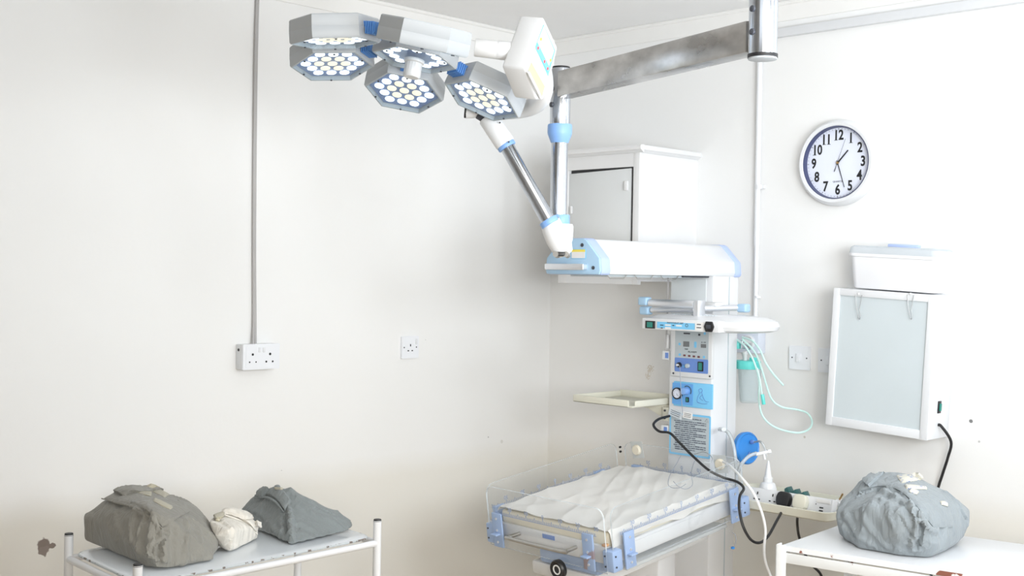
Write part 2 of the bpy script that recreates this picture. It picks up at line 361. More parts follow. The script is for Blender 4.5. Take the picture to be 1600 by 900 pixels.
# ------------------------------------------------------------------ surgical light
def surgical_light():
    T1 = Vector((-1.539, -2.062, 0)); T2 = Vector((-1.380, -1.300, 0))
    root = empty('surgical_light', (T1.x, T1.y, CEIL))
    tag(root, 'ceiling mounted surgical light with lit hexagonal lamp pods on a steel arm', 'surgical light')
    r1 = .0325
    tb = MB(); tb.cyl((T1.x, T1.y, 2.10), (T1.x, T1.y, CEIL), r1, n=40, bev=.002); tb.cyl((T1.x, T1.y, CEIL-.03), (T1.x, T1.y, CEIL), .09, n=40, bev=.004)
    post = tb.build('ceiling_tube', CHROME, root)
    MB().cyl((T1.x, T1.y, 2.094), (T1.x, T1.y, 2.102), r1, n=40, bev=.001).build('end_cap', SHELL, root)['label'] = 'grey round end cap'
    MB().cyl((T1.x, T1.y, 2.098), (T1.x, T1.y, 2.106), r1+.0015, n=40).build('seal_ring', BLACK, root)
    d = (T2-T1); d.z = 0; d.normalize(); sd = Vector((-d.y, d.x, 0))  # sd points away
    # steel box arm
    za, zb = 2.148, 2.128
    hw, hh = .026, .036
    A = T1+d*.028; B = T2-d*.02
    arm = MB(); b = bmesh.new()
    vs = []
    for P, zc in ((A, za+.0), (B, zb)):
        for s1, s2 in ((-1, -1), (1, -1), (1, 1), (-1, 1)): vs.append(b.verts.new((P.x+sd.x*s1*hw, P.y+sd.y*s1*hw, zc+s2*hh)))
    for q in ((0, 1, 2, 3), (7, 6, 5, 4), (0, 4, 5, 1), (1, 5, 6, 2), (2, 6, 7, 3), (3, 7, 4, 0)): b.faces.new([vs[i] for i in q])
    bmesh.ops.recalc_face_normals(b, faces=b.faces[:]); bmesh.ops.bevel(b, geom=b.edges[:], offset=.003, segments=2, profile=.5, affect='EDGES')
    arm.merge(b); arm.build('horizontal_arm', STEELARM, root)
    nrm = -(T1-Vector((CAM.x, CAM.y, 0))).normalized()
    # bolts on tubes
    lat = Vector((cR.x, cR.y, 0)).normalized()
    def bolt(P, rad, z):
        o = Vector((P.x, P.y, z)); dr = (-lat*.80+nrm*.60).normalized()
        m = MB(); m.cyl(o+dr*(rad-.003), o+dr*(rad+.004), .0075, n=12, bev=.001); m.cyl(o+dr*(rad+.003), o+dr*(rad+.0052), .004, n=6)
        return m.build('bolt', DKGREY, root)
    for z in (2.205, 2.153): bolt(T1, r1, z)
    # down tube, upper sleeve
    MB().cyl((T2.x, T2.y, 2.00), (T2.x, T2.y, 2.176), .0285, n=36, bev=.002).build('upper_sleeve', CHROME, root)
    MB().cyl((T2.x, T2.y, 2.174), (T2.x, T2.y, 2.181), .026, n=36, bev=.002).build('sleeve_cap', BLACK, root)
    for z in (2.118, 2.073): bolt(T2, .0285, z)
    MB().lathe([(0, 1.968), (.024, 1.968), (.026, 1.972), (.033, 1.990), (.0345, 1.996), (.0345, 2.016), (.033, 2.02), (.0285, 2.02), (0, 2.02)], (T2.x, T2.y, 0), ZW).build('blue_collar', LBLUE, root)['label'] = 'light blue plastic collar'
    MB().cyl((T2.x, T2.y, 1.755), (T2.x, T2.y, 1.975), .0235, n=36).build('down_tube', CHROME, root)
    # lower joint
    c2 = Vector((T2.x+.004, T2.y-.004, 0))
    MB().lathe([(0, 1.738), (.025, 1.738), (.0265, 1.741), (.0265, 1.765), (.025, 1.768), (0, 1.768)], c2, ZW).build('lower_collar', LBLUE, root)['label'] = 'light blue plastic collar'
    # spring arm direction
    top = at(764, 191, 3.38); bot = at(872, 372, 3.36)
    dr = (bot-top).normalized()
    kn = MB()
    # knuckle: white hood swelling from the tube end to the joint
    sideU = cF.cross(dr).normalized()
    s0 = at(859, 345, 3.34)
    P = [s0, at(864, 358, 3.345), at(871, 373, 3.35), at(878, 386, 3.355), at(884, 396, 3.36)]
    kn.tube(P, .03, n=20, smooth=4, radii=[.0275, .031, .033, .031, .022])
    kn.build('knuckle_cover', WHITE, root)['label'] = 'white plastic knuckle cover'
    hub = MB(); hub.lathe([(0, 1.672), (.017, 1.672), (.022, 1.68), (.0275, 1.70), (.0285, 1.735), (.026, 1.742), (0, 1.742)], c2+Vector((.006, -.006, 0)), ZW); hub.build('joint_cover', WHITE, root)
    gp = MB(); g0 = at(876, 397, 3.335); gp.box(g0, (.028, .02, .012), .003, Matrix.Rotation(-.8, 3, 'Z')); gp.build('joint_pin', BLACK, root)
    g1 = MB(); g1.cyl(at(868, 397, 3.325), at(871, 399, 3.35), .008, n=12); g1.cyl(at(884, 397, 3.325), at(887, 399, 3.35), .008, n=12); g1.build('joint_washer', BRUSH, root)
    a1 = at(792, 229, 3.375); a2 = at(857, 345, 3.333)
    MB().cyl(a1, a2, .0205, n=32).build('spring_arm', CHROME, root)
    MB().cyl(a2-dr*.004, a2+dr*.012, .0265, n=32, bev=.002).build('arm_ring', LBLUE, root)['label'] = 'light blue ring'
    MB().cyl(a1-dr*.008, a1+dr*.004, .0265, n=32, bev=.002).build('arm_ring', LBLUE, root)['label'] = 'light blue ring'
    b0 = at(762, 183, 3.38)
    MB().cyl(b0, a1-dr*.006, .0285, n=32, bev=.004).build('arm_socket', WHITE, root)
    for q in ((781, 192, 3.35), (795, 222, 3.345)):
        c = at(*q); MB().cyl(c, c-cF*.006, .0022, n=10).build('set_screw', BLACK, root)
    MB().cyl(at(749, 176, 3.38), b0+dr*.004, .019, n=24).build('swivel_shaft', DKGREY, root)
    # yoke: short horizontal stub and the white C tube rising to the control box
    yk = MB(); yk.tube([at(728, 175, 3.38), at(752, 174, 3.38), at(785, 176, 3.38), at(815, 172, 3.34), at(838, 162, 3.28), at(850, 142, 3.22), at(850, 112, 3.18), at(842, 96, 3.14)], .02, n=20, smooth=6, radii=[.018, .018, .019, .022, .025, .024, .021, .018])
    yk.build('yoke', WHITE, root)
    MB().cyl(at(726, 174, 3.38), at(729, 174.3, 3.38), .0185, n=24).build('yoke_plug', BLACK, root)
    # control box
    # frame of the box: front plate faces right and to the camera
    top_l, top_r, rt, bl = at(849, 28, 3.0), at(869, 74, 2.98), None, None
    cb = MB(); fr = [at(850, 26, 2.98), at(872, 74, 3.06), at(868, 98, 3.06), at(850, 156, 3.05), at(843, 157, 3.02), at(823, 108, 2.95)]
    e1 = (fr[1]-fr[0]); e2 = (fr[3]-fr[0]); nn = e1.cross(e2).normalized()
    if nn.dot(cR) < 0: nn = -nn
    depth = .07
    # keep coplanar
    o0 = fr[0]; fr = [p-nn*((p-o0).dot(nn)) for p in fr]
    box = bmesh.new()
    A_ = [box.verts.new(p) for p in fr]; f_ = box.faces.new(A_)
    r_ = bmesh.ops.extrude_face_region(box, geom=[f_]); v_ = [v for v in r_['geom'] if isinstance(v, bmesh.types.BMVert)]
    cc = sum((p for p in fr), Vector())/len(fr)
    bmesh.ops.translate(box, verts=v_, vec=-nn*depth)
    bmesh.ops.recalc_face_normals(box, faces=box.faces[:]); bmesh.ops.bevel(box, geom=box.edges[:], offset=.007, segments=3, profile=.5, affect='EDGES')
    cb.merge(box); body = cb.build('control_box', WHITE, root)
    def onf(px, py, lift=.0):
        d_ = ray(px, py); t = (o0-CAM).dot(nn)/d_.dot(nn); return CAM+d_*t+nn*lift
    def fpoly(pts, name, m, parent, th=.0008, lift=0.0):
        mb = MB(); mb.prism([onf(*p, lift) for p in pts], (0, 0, 0), nn*th); return mb.build(name, m, parent)
    fpoly([(849, 38), (867, 79), (856, 119), (836, 73)], 'display_frame', PANBL2, body, .001)
    fpoly([(849, 41), (865, 79), (857, 103), (839, 66)], 'display', CLFACE, body, .0018)
    fpoly([(839.5, 68), (857, 104), (855, 113), (836.5, 76)], 'key_strip', PANBL2, body, .0024)
    for q in ((839.5, 75), (849.5, 96), (854.5, 107)):
        c = onf(*q, .002); MB().cyl(c, c+nn*.001, .0042, n=14).build('key', RED, body)
    for q in ((844, 61), (859, 94)):
        c = onf(*q, .002); MB().cyl(c, c+nn*.001, .0042, n=14).build('key', YELL, body)
    fpoly([(842, 96), (849, 111), (847.5, 117), (840.5, 102)], 'slot_label', PANGR, body, .0008)
    fpoly([(842.2, 98), (848, 110.8), (847, 115), (841, 102)], 'slot_window', WHITE, body, .0012)
    # hollow at the lower left of the plate
    fpoly([(830, 97), (851, 135), (846, 153), (824, 112)], 'grip_recess', RECESS, body, .0008)
    hl = MB(); hl.tube([onf(823, 112, .004), onf(829, 128, .008), onf(836, 142, .008), onf(843, 153, .004)], .004, n=10, smooth=4); hl.build('grip_bar', WHITE, body)
    # horizontal tube to lamp head
    MB().cyl(at(742, 74, 3.02), at(783, 79, 3.02), .0225, n=28, bev=.002).build('head_tube', OFFW, root)
    MB().cyl(at(777, 78, 3.02), at(812, 82, 3.02), .0235, n=28, bev=.002).build('head_sleeve', WHITE, root)
    # -------- pods
    Fo = Vector((-2.0285, -1.2179, 1.2885)); RS = .868
    Bp = Vector((-1.957, -1.018, 2.136)); Dp = Vector((-1.734, -1.044, 2.09)); Ep = Vector((-1.649, -1.264, 2.06))
    C0 = Bp+Ep-Dp
    def sph(P): return Fo+(P-Fo).normalized()*RS
    PC = sph(C0)
    axis_dir = (Dp-Bp).normalized()
    Rp = .11
    def pod_matrix(P):
        n_ = (Fo-P).normalized()      # face normal (down)
        z = -n_
        x = (axis_dir-z*axis_dir.dot(z)).normalized(); y = z.cross(x)
        Mx = Matrix.Identity(4)
        for i in range(3): Mx[i][0] = x[i]; Mx[i][1] = y[i]; Mx[i][2] = z[i]; Mx[i][3] = P[i]
        return Mx
    LEDW = mat('led_white', (.9, .9, .9), .3, emit=(.93, .97, 1), estr=2.0)
    LEDY = mat('led_warm', (.9, .8, .6), .3, emit=(1, .83, .60), estr=.95)
    REFL = mat('led_board_blue', (.13, .22, .48), .3, var=.1)
    FRAME = mat('pod_glass_rim', (.62, .72, .74), .3)
    def hexpts(r, z, tw=PI/6): return [Vector((r*math.cos(tw+k*PI/3), r*math.sin(tw+k*PI/3), z)) for k in range(6)]
    def make_pod(center=False):
        mb = MB(); b = mb.bm
        lv = [(Rp*.975, -.002), (Rp, .002), (Rp, .0265), (Rp*.996, .0272), (Rp*.996, .0278), (Rp, .0285), (Rp*.985, .053), (Rp*.96, .056)]
        rings = [[b.verts.new(p) for p in hexpts(r, z)] for r, z in lv]
        for A2, B2 in zip(rings, rings[1:]):
            for k in range(6): b.faces.new((A2[k], A2[(k+1) % 6], B2[(k+1) % 6], B2[k]))
        b.faces.new(rings[-1])
        inner = [[b.verts.new(p) for p in hexpts(r, z)] for r, z in ((Rp*.93, -.002), (Rp*.93, .010))]
        for A2, B2 in ((rings[0], inner[0]), (inner[0], inner[1])):
            for k in range(6): b.faces.new((A2[k], B2[k], B2[(k+1) % 6], A2[(k+1) % 6]))
        b.faces.new(inner[1][::-1])
        pod = mb.build('lamp_pod', SHELL, None, at=(0, 0, 0))
        def child(mb2, name, m): 
            o = mb2.build(name, m, None, at=(0, 0, 0)); o.parent = pod; return o
        m2 = MB(); m2.prism(hexpts(Rp*.90, .0085), (0, 0, 0), (0, 0, .0015)); child(m2, 'led_board', REFL)
        m3 = MB(); m3.prism(hexpts(Rp*.955, -.0035), (0, 0, 0), (0, 0, .0022)); child(m3, 'glass_cover', LENS)
        for k in range(6):
            a = k*PI/3; c = Vector((math.cos(a), math.sin(a), 0))*(Rp*.955*.866-.006); m4 = MB(); m4.cyl(c+Vector((0, 0, -.0055)), c+Vector((0, 0, -.003)), .0028, n=10); child(m4, 'glass_screw', DKGREY)
        # led grid: 19 positions of a hexagon
        sp = .0345; q = []
        for i in range(-2, 3):
            for j in range(-2, 3):
                if abs(i+j) <= 2:
                    x0_ = sp*(i+j*.5); y0_ = sp*j*.866; x = x0_*.8660-y0_*.5; y = x0_*.5+y0_*.8660
                    ring = max(abs(i), abs(j), abs(i+j)); q.append((x, y, ring))
        led = None
        for x, y, ring in q:
            if center and ring < 2: continue
            
            c = Vector((x, y, .0))
            m5 = MB(); m5.cyl((0, 0, .0060), (0, 0, .0084), .0131, .0131, n=20, bev=.0006)
            lit = LEDY if (ring < 2) else LEDW
            o = m5.build('led', lit, None, at=(0, 0, 0)); o.parent = pod; o.location = c
        return pod
    pods = [('A', sph(C0+Bp-Dp)), ('G', sph(C0*2-Dp)), ('B', Bp), ('D', Dp), ('E', Ep)]
    proto = make_pod()
    for i, (nm, P) in enumerate(pods):
        pd = proto if i == 0 else copy_tree(proto)
        pd.parent = root; pd.matrix_local = Matrix.Translation(-ORG[root.name]) @ pod_matrix(P)
    cp = make_pod(True); cp.parent = root; cp.matrix_local = Matrix.Translation(-ORG[root.name]) @ pod_matrix(PC)
    Mc = pod_matrix(PC)
    # sterile handle under the centre pod, ribbed
    hb = MB(); n = 36; prof = [(0, .0), (.026, .0), (.026, -.008), (.021, -.010), (.0215, -.042), (.019, -.047), (0, -.047)]
    rings = []
    for r, z in prof:
        if r == 0: rings.append([hb.bm.verts.new(Vector((0, 0, z)))])
        else: rings.append([hb.bm.verts.new(Vector(((r+(.0009 if (k % 2 and -.043 < z < -.009) else 0))*math.cos(2*PI*k/n), (r+(.0009 if (k % 2 and -.043 < z < -.009) else 0))*math.sin(2*PI*k/n), z))) for k in range(n)])
    for A2, B2 in zip(rings, rings[1:]):
        for k in range(n):
            vs = []
            for v in (A2[k % len(A2)], A2[(k+1) % len(A2)], B2[(k+1) % len(B2)], B2[k % len(B2)]):
                if v not in vs: vs.append(v)
            hb.bm.faces.new(vs)
    bmesh.ops.transform(hb.bm, matrix=Mc, verts=hb.bm.verts[:])
    hb.build('centre_handle', OFFW, root)['label'] = 'ribbed pale handle knob under the centre pod'
    dm = MB(); dm.lathe([(0, .092), (.02, .090), (.038, .082), (.047, .070), (.048, .056), (0, .056)], (0, 0, 0), ZW); bmesh.ops.transform(dm.bm, matrix=Mc, verts=dm.bm.verts[:]); dm.build('hub_dome', WHITE, root)
    # ribbed blue bridges between neighbouring pods
    def bridge(P, Q):
        c = P*.58+Q*.42; Mx = pod_matrix(sph(c)); d_ = (Q-P).normalized(); z = Mx.to_3x3() @ ZW; y = z.cross(d_).normalized()
        mb = MB()
        Rm = Matrix((d_, y, z)).transposed()
        for k in range(6): mb.box(c+z*.038+d_*(k-2.5)*.0062, (.0034, .050, .030), .001, Rm)
        mb.box(c+z*.038, (.040, .042, .022), 0, Rm)
        mb.build('pod_bridge', RIBBL, root)['label'] = 'ribbed dark blue connecting bridge'
    allp = dict(pods)
    bridge(allp['A'], allp['G'])
    for a_ in 'ABDEG': bridge(allp[a_], PC)
surgical_light()

# ------------------------------------------------------------------ infant warmer
def warmer():
    root = empty('infant_warmer', (-.32, -1.0, 0))
    tag(root, 'white infant radiant warmer with overhead heater hood and clear sided bed', 'infant warmer')
    yN, yF_ = -1.105, -.885
    xf, xb = -.975, -.19
    zb, zt = 1.604, 1.716
    # heater hood: trapezoid profile in y-z
    prof = [(yN, zb), (yN-.004, zb+.012), (yN, zb+.05), (yN+.055, zt-.006), (yN+.065, zt), (yF_-.065, zt), (yF_-.055, zt-.006), (yF_, zb+.05), (yF_+.004, zb+.012), (yF_, zb)]
    def sec(x0, x1, grow, name, m, bev=.002, par=root):
        cy = (yN+yF_)/2; cz = (zb+zt)/2
        P = [Vector((x0, cy+(y-cy)*(1+grow), cz+(z-cz)*(1+grow))) for y, z in prof]
        return MB().prism(P, (0, 0, 0), (x1-x0, 0, 0), bev).build(name, m, par)
    hood = sec(xf+.05, xb-.035, 0, 'heater_hood', WHITE2)
    cap = sec(xf+.006, xf+.052, .05, 'hood_end_cap', LAV, .006); face = sec(xf-.001, xf+.008, .02, 'end_plate', CAPBL, .002, cap)
    cap2 = sec(xb-.037, xb, .045, 'hood_end_cap', LAV, .006)
    for y, z in ((yN+.02, zb+.02), (yF_-.015, zb+.02), (yN+.068, zt-.02), (yF_-.06, zt-.02)):
        MB().cyl((xf-.001, y, z), (xf-.004, y, z), .006, n=16, bev=.001).build('screw', DKGREY, cap)
    hb = MB(); hz_ = zb+.022
    hb.box2((xf-.028, yN+.042, hz_-.010), (xf-.016, yF_-.012, hz_+.010), .004); hb.box2((xf-.02, yN+.046, hz_-.008), (xf, yN+.058, hz_+.008), .002); hb.box2((xf-.02, yF_-.028, hz_-.008), (xf, yF_-.016, hz_+.008), .002)
    hb.build('hood_handle', ALU, cap)['label'] = 'silver grab handle'
    MB().box2((xf-.002, yN+.052, zb+.048), (xf, yN+.115, zb+.080), .001).build('warning_label', PANBL2, cap)
    MB().box2((xf-.0028, yN+.055, zb+.050), (xf, yN+.112, zb+.070), .0).build('label_text_panel', PAPER, cap)
    MB().box2((xf-.0028, yN+.055, zb+.070), (xf, yN+.112, zb+.078), .0).build('label_yellow_bar', YELL, cap)
    # grille + guard wires under hood
    MB().box2((xf+.08, yN+.03, zb-.008), (xb-.25, yF_-.03, zb+.004), .002).build('heater_grille', PANGR, hood)
    for x in (-.86, -.72, -.58):
        MB().tube([(x-.05, yN+.02, zb), (x-.035, yN+.02, zb-.013), (x+.035, yN+.02, zb-.013), (x+.05, yN+.02, zb)], .0014, n=6, smooth=0).build('guard_wire', BRUSH, hood)
    MB().box2((-.50, yN+.02, zb-.006), (-.24, yN+.06, zb+.002), .002).build('hood_bracket', DKGREY, hood)
    # column
    cx0, cx1, cy0, cy1 = -.352, -.195, -.918, -1.104
    col = MB(); col.box2((cx0, cy1, .30), (cx1, cy0, zb+.003), .006)
    column = col.build('column', WHITE2, root)
    MB().box2((cx0+.095, cy1-.0015, .3), (cx0+.099, cy1+.002, zb-.002), 0).build('side_groove', PANGR, column)
    gp = MB(); gp.box2((cx0-.004, cy1+.028, 1.44), (cx0, cy0-.004, zb-.01), .002); gp.build('upper_grey_panel', GRDIM, column)
    # ---- control panel, on the front of the column.  local: u = from left edge, on plane x
    X0 = cx0-.016
    def u(px): return hx(px, 600, X0).y
    def z(py, px=1078): return hx(px, py, X0).z
    cp = MB(); cp.box2((cx0, u(1111.5), z(590)), (X0, u(1047), z(500)), .004); cpl = cp.build('control_panel', WHITE, root)
    def quad(y0, y1, z0, z1, name, m, par, lift=.001, r=.002):
        yc, zc = (y0+y1)/2, (z0+z1)/2; mb = MB(); plate(mb, (X0, yc, zc), -YW, ZW, abs(y1-y0), abs(z1-z0), min(r, abs(y1-y0)*.49, abs(z1-z0)*.49), lift); return mb.build(name, m, par)
    L0, L1 = u(1054), u(1106)
    quad(L0, L1, z(561), z(503), 'keypad', PANGR, cpl, .001)
    quad(L0, L1, z(582), z(560), 'switch_strip', PANDK, cpl, .0014, .004)
    def gl(px, py, lift=.0015): return Vector((X0-lift, u(px), z(py, px)))
    def rc(px, py, w_, h_, name, m, par, lift=.002, r=.001):
        mb = MB(); c = gl(px, py, 0); plate(mb, c, -YW, ZW, w_, h_, r, lift); return mb.build(name, m, par)
    rc(1071.5, 537.5, .026, .019, 'display', DISP, cpl); rc(1098.5, 540.5, .022, .013, 'display', DISP, cpl)
    rc(1085.7, 538.5, .010, .022, 'arrow_key', PANBL2, cpl, r=.004)
    for px, py in ((1061, 537.5), (1061.5, 554), (1099.5, 558), (1100, 521)): rc(px, py, .0095, .0095, 'round_key', PANBL2, cpl, r=.0045)
    for k in range(4): rc(1069+k*7.4, 555.2+k*.8, .010, .0065, 'alarm_display', REDD, cpl)
    rc(1072, 521, .028, .005, 'printed_word', DKGREY, cpl, .0016, .0005); rc(1091.5, 523, .009, .007, 'printed_word', DKGREY, cpl, .0016, .0005)
    t = MB(); text_bm('TEMP', .0065, gl(1071.5, 545.5), -YW, ZW, t); text_bm('ALARM', .0085, gl(1081, 550), -YW, ZW, t, sx=1.4); text_bm('SET  TEMP', .0045, gl(1098.5, 535), -YW, ZW, t)
    t.build('panel_lettering', DKGREY, cpl)
    def knob(px, py, r, L, m, par, name='knob'):
        c = gl(px, py, 0); return MB().cyl(c, c-XW*L, r, r*.85, n=20, bev=.001).build(name, m, par)
    knob(1061.5, 570, .010, .010, BLACK, cpl, 'probe_jack'); c = gl(1061.5, 570, .010); MB().cyl(c, c-XW*.008, .004, n=12).build('jack_plug', WHITE, cpl)
    knob(1068.5, 572.5, .006, .004, PANBL, cpl, 'jack_socket'); knob(1075, 571.5, .0085, .012, PANGR, cpl)
    rc(1094.7, 572.5, .023, .034, 'rocker_frame', BLACK, cpl, .004, .002); rc(1094.7, 572.5, .014, .026, 'power_rocker', GREENSW, cpl, .006, .002)
    for px, py in ((1052, 583), (1109, 588)):
        c = gl(px, py, 0); MB().cyl(c, c-XW*.002, .0035, n=10).build('screw', DKGREY, cpl)
    for k in range(5):
        pass
    # blue suction panel
    bp = MB(); bp.box2((cx0, u(1111), z(637)), (X0+.010, u(1050), z(598)), .002)
    X1 = X0; X0 = X0+.010
    bpl = bp.build('suction_panel', PANBL2, root); bpl['label'] = 'sky blue panel with round gauge and knob'
    quad(u(1051), u(1083), z(633.5), z(600), 'panel_field', PANBL, bpl, .001, .002)
    c = gl(1060, 614.5, 0); MB().lathe([(0, 0), (.021, 0), (.021, .010), (.018, .012), (.016, .009), (0, .009)], c, -XW).build('pressure_gauge', BLACK, bpl)
    MB().lathe([(0, .0092), (.0162, .0092), (.0162, .0098), (0, .0098)], c, -XW).build('gauge_dial', CLFACE, bpl)
    tk = MB()
    for k in range(9):
        a = math.radians(-40+k*32.5); d_ = Vector((0, -math.cos(a), math.sin(a))); tk.box(c-XW*.0102+d_*.0125, (.0004, .0008, .004), 0, Matrix.Rotation(0, 3, 'X'))
    tk.tube([c-XW*.0104, c-XW*.0104+Vector((0, -.006, -.009))], .0006, n=6, smooth=0); tk.build('gauge_needle', DKGREY, bpl)
    knob(1073, 611, .014, .022, LBLUE, bpl, 'regulator_knob')
    ar = MB(); c = gl(1074, 611, .0015)
    ar.tube([c+Vector((0, -.018*math.cos(math.radians(a)), .018*math.sin(math.radians(a)))) for a in range(-30, 140, 17)], .0015, n=6, smooth=2); ar.build('dial_arc', DKGREY, bpl)
    rc(1075, 624.5, .013, .018, 'rocker_frame', BLACK, bpl, .004, .002); rc(1075, 624.5, .007, .012, 'rocker', GREENSW, bpl, .0055, .001)
    # outline of a resting figure printed on the panel, as in the photo only a few blue strokes
    st = MB()
    for seg in ([(1092, 609), (1096, 607), (1098, 611), (1094, 614), (1092, 609)], [(1094, 614), (1091, 620), (1090, 628), (1094, 630)], [(1097, 613), (1099, 620), (1103, 627), (1108, 628)], [(1090, 628), (1098, 631), (1106, 631)], [(1098, 617), (1094, 622), (1099, 626)]):
        st.tube([gl(*q, .0012) for q in seg], .0007, n=5, smooth=3)
    st.build('printed_drawing', PANDK, bpl)
    # notice plate
    X0 = X1+.012
    nb = MB(); plate(nb, gl(1079.5, 680, 0), -YW, ZW, abs(u(1112)-u(1048)), z(647)-z(713), .006, .002); npl = nb.build('notice_plate', PANBL2, root); npl['label'] = 'blue edged grey plate of small printed instructions'
    nb = MB(); plate(nb, gl(1079.7, 680, 0), -YW, ZW, abs(u(1110)-u(1050.5)), z(650)-z(710), .004, .0026); nb.build('notice_sheet', PANGR, npl)
    tx = MB(); random.seed(3)
    for r in range(15):
        py = 660+r*3.15; x = 1057 if r % 3 else 1055
        while x < 1104:
            wd = random.uniform(3, 9); x2 = min(x+wd, 1106)
            tx.box2(gl(x, py+(x-1080)*.12+.25, .0026), gl(x2-.7, py+(x-1080)*.12-.65, .0031)); x = x2
            if r % 3 == 2 and x > 1088: break
    text_bm('THE SPINAL BE', .0065, gl(1090, 656, .0029), -YW, ZW, tx, bold=.0001)
    tr = [gl(1103, 659, .003), gl(1109, 660, .003), gl(1106, 654.5, .003)]
    tx.tube(tr, .0005, n=5, closed=True, smooth=0)
    tx.build('notice_text', mat('small_print', (.12, .14, .18), .6), npl)
    # base with castors (below the frame)
    bs = MB(); bs.box2((-.42, -1.12, .10), (-.17, -.90, .32), .02); bs.box2((-1.05, -1.22, .10), (-.2, -1.17, .15), .01); bs.box2((-1.05, -.83, .10), (-.2, -.78, .15), .01); bs.box2((-.25, -1.22, .10), (-.18, -.78, .15), .01)
    bs.build('base', WHITE2, root)
    for x, y in ((-1.0, -1.195), (-1.0, -.805), (-.22, -1.195), (-.22, -.805)):
        MB().cyl((x, y-.015, .05), (x, y+.015, .05), .05, n=24, bev=.006).build('castor', BLACK, root)
    # left tray and bracket
    def tray(name, x0, x1, y0, y1, z0, hh, gap, label):
        mb = MB(); mb.box2((x0, y0, z0), (x1, y1, z0+.006), .003); t = .008
        mb.box2((x0, y0, z0), (x0+t, y1-(gap if gap else 0), z0+hh), .003); mb.box2((x1-t, y0, z0), (x1, y1, z0+hh), .003); mb.box2((x0, y1-t, z0), (x1, y1, z0+hh), .003)
        mb.box2((x0, y0, z0), (x1, y0+t, z0+hh), .003)
        o = mb.build(name, CREAM, root); o['label'] = label; return o
    zt_ = hx(945, 630, -.54).z
    tr1 = MB(); x0, x1, ya, yb_ = -.545, -.27, -.905, -.625
    tr1.box2((x0, ya, zt_-.006), (x1, yb_, zt_), .003)
    tr1.box2((x0, ya+.018, zt_-.006), (x0+.006, yb_, zt_+.020), .003); tr1.box2((x1-.006, ya, zt_-.006), (x1, yb_, zt_+.024), .003); tr1.box2((x0, yb_-.006, zt_-.006), (x1, yb_, zt_+.020), .003); tr1.box2((x0+.018, ya, zt_-.006), (x1, ya+.006, zt_+.018), .003)
    t1 = tr1.build('instrument_tray', CREAM, root); t1['label'] = 'cream tray left of the column'
    br = MB(); yb2 = cy0+.004
    br.prism([Vector((cx0+.02, y, zz)) for y, zz in ((cy0, zt_-.008), (cy0+.20, zt_-.008), (cy0+.20, zt_-.018), (cy0+.11, zt_-.03), (cy0+.03, zt_-.062), (cy0, zt_-.062))], (0, 0, 0), (.02, 0, 0), .002)
    br.box2((cx0+.005, cy0, zt_-.066), (cx0+.05, cy0+.032, zt_-.016), .002); br.build('tray_bracket', CREAM, t1)
    for zz in (zt_-.028, zt_-.056): MB().cyl((cx0+.004, cy0+.018, zz), (cx0+.0, cy0+.018, zz), .004, n=10).build('bracket_screw', DKGREY, t1)
    # dovetail rail with blue clamp squares on far side
    rl = MB(); rl.box2((cx0+.01, cy0, zt_-.10), (cx0+.03, cy0+.006, 1.56), .001); rl.build('side_rail', WHITE, root)
    for py in (555, 671):
        c = hx(1041, py, cx0+.004); k = MB(); k.box2((cx0-.004, cy0, c.z-.016), (cx0+.03, cy0+.030, c.z+.016), .002); kk = k.build('rail_clamp', WHITE, root)
        MB().box2((cx0-.0052, cy0+.002, c.z-.010), (cx0-.004, cy0+.016, c.z+.010), 0).build('clamp_sticker', PANDK, kk)
    k = MB(); c = hx(1039, 535, cx0+.01); k.cyl((cx0+.01, cy0+.018, c.z-.022), (cx0+.01, cy0+.018, c.z+.03), .010, n=16, bev=.002); k.build('socket_holder', WHITE, root)
    # right tray
    zr = .826; x0, x1, ya, yb_ = -.40, -.10, -1.60, -1.112
    tr2 = MB(); 
    P = [(x+(x0+x1)/2, y+(ya+yb_)/2) for x, y in rrect(x1-x0, yb_-ya, .03)]
    def ringz(off, zz): 
        cx, cy = (x0+x1)/2, (ya+yb_)/2
        return [Vector((cx+a, cy+b, zz)) for a, b in rrect(x1-x0+2*off, yb_-ya+2*off, .03+off)]
    lv = [ringz(-.012, zr-.010), ringz(0, zr-.004), ringz(.006, zr+.022), ringz(.003, zr+.024), ringz(0, zr+.022), ringz(-.006, zr+.002)]
    rg = [[tr2.bm.verts.new(p) for p in l] for l in lv]
    for A, B in zip(rg, rg[1:]):
        for k in range(len(A)): tr2.bm.faces.new((A[k], A[(k+1) % len(A)], B[(k+1) % len(A)], B[k]))
    tr2.bm.faces.new(rg[0][::-1]); tr2.bm.faces.new(rg[-1])
    t2 = tr2.build('instrument_tray', CREAM, root); t2['label'] = 'cream tray right of the column under the power strip'
    bk = MB(); bk.prism([Vector((-.29, y, zz)) for y, zz in ((cy1, zr-.01), (cy1-.34, zr-.01), (cy1-.34, zr-.022), (cy1-.1, zr-.04), (cy1, zr-.09))], (0, 0, 0), (.025, 0, 0), .002); bk.build('tray_bracket', CREAM, t2)

    # ---- phototherapy unit folded in front of the column
    XP = -.62
    def q(px, py): return hx(px, py, XP)
    ya, yb2, zl, zh = q(1125, 510).y, q(1001, 510).y, q(1065, 517).z, q(1065, 500).z
    ph = MB(); 
    yL, yR_ = yb2+.04, q(1152, 505).y-.02
    cyy, cxx = (yL+yR_)/2, -.47
    W_, D_ = (yL-yR_), .27
    def rg2(w_, d_, r, zz): return [Vector((cxx+a, cyy+b, zz)) for a, b in rrect(d_, w_, r, 8)]
    lv = [rg2(W_-.06, D_-.06, .07, zl-.002), rg2(W_-.01, D_-.01, .09, zl+.006), rg2(W_, D_, .09, zl+.018), rg2(W_-.01, D_-.01, .09, zh-.002), rg2(W_-.07, D_-.07, .07, zh+.012), rg2(W_-.18, D_-.18, .05, zh+.018)]
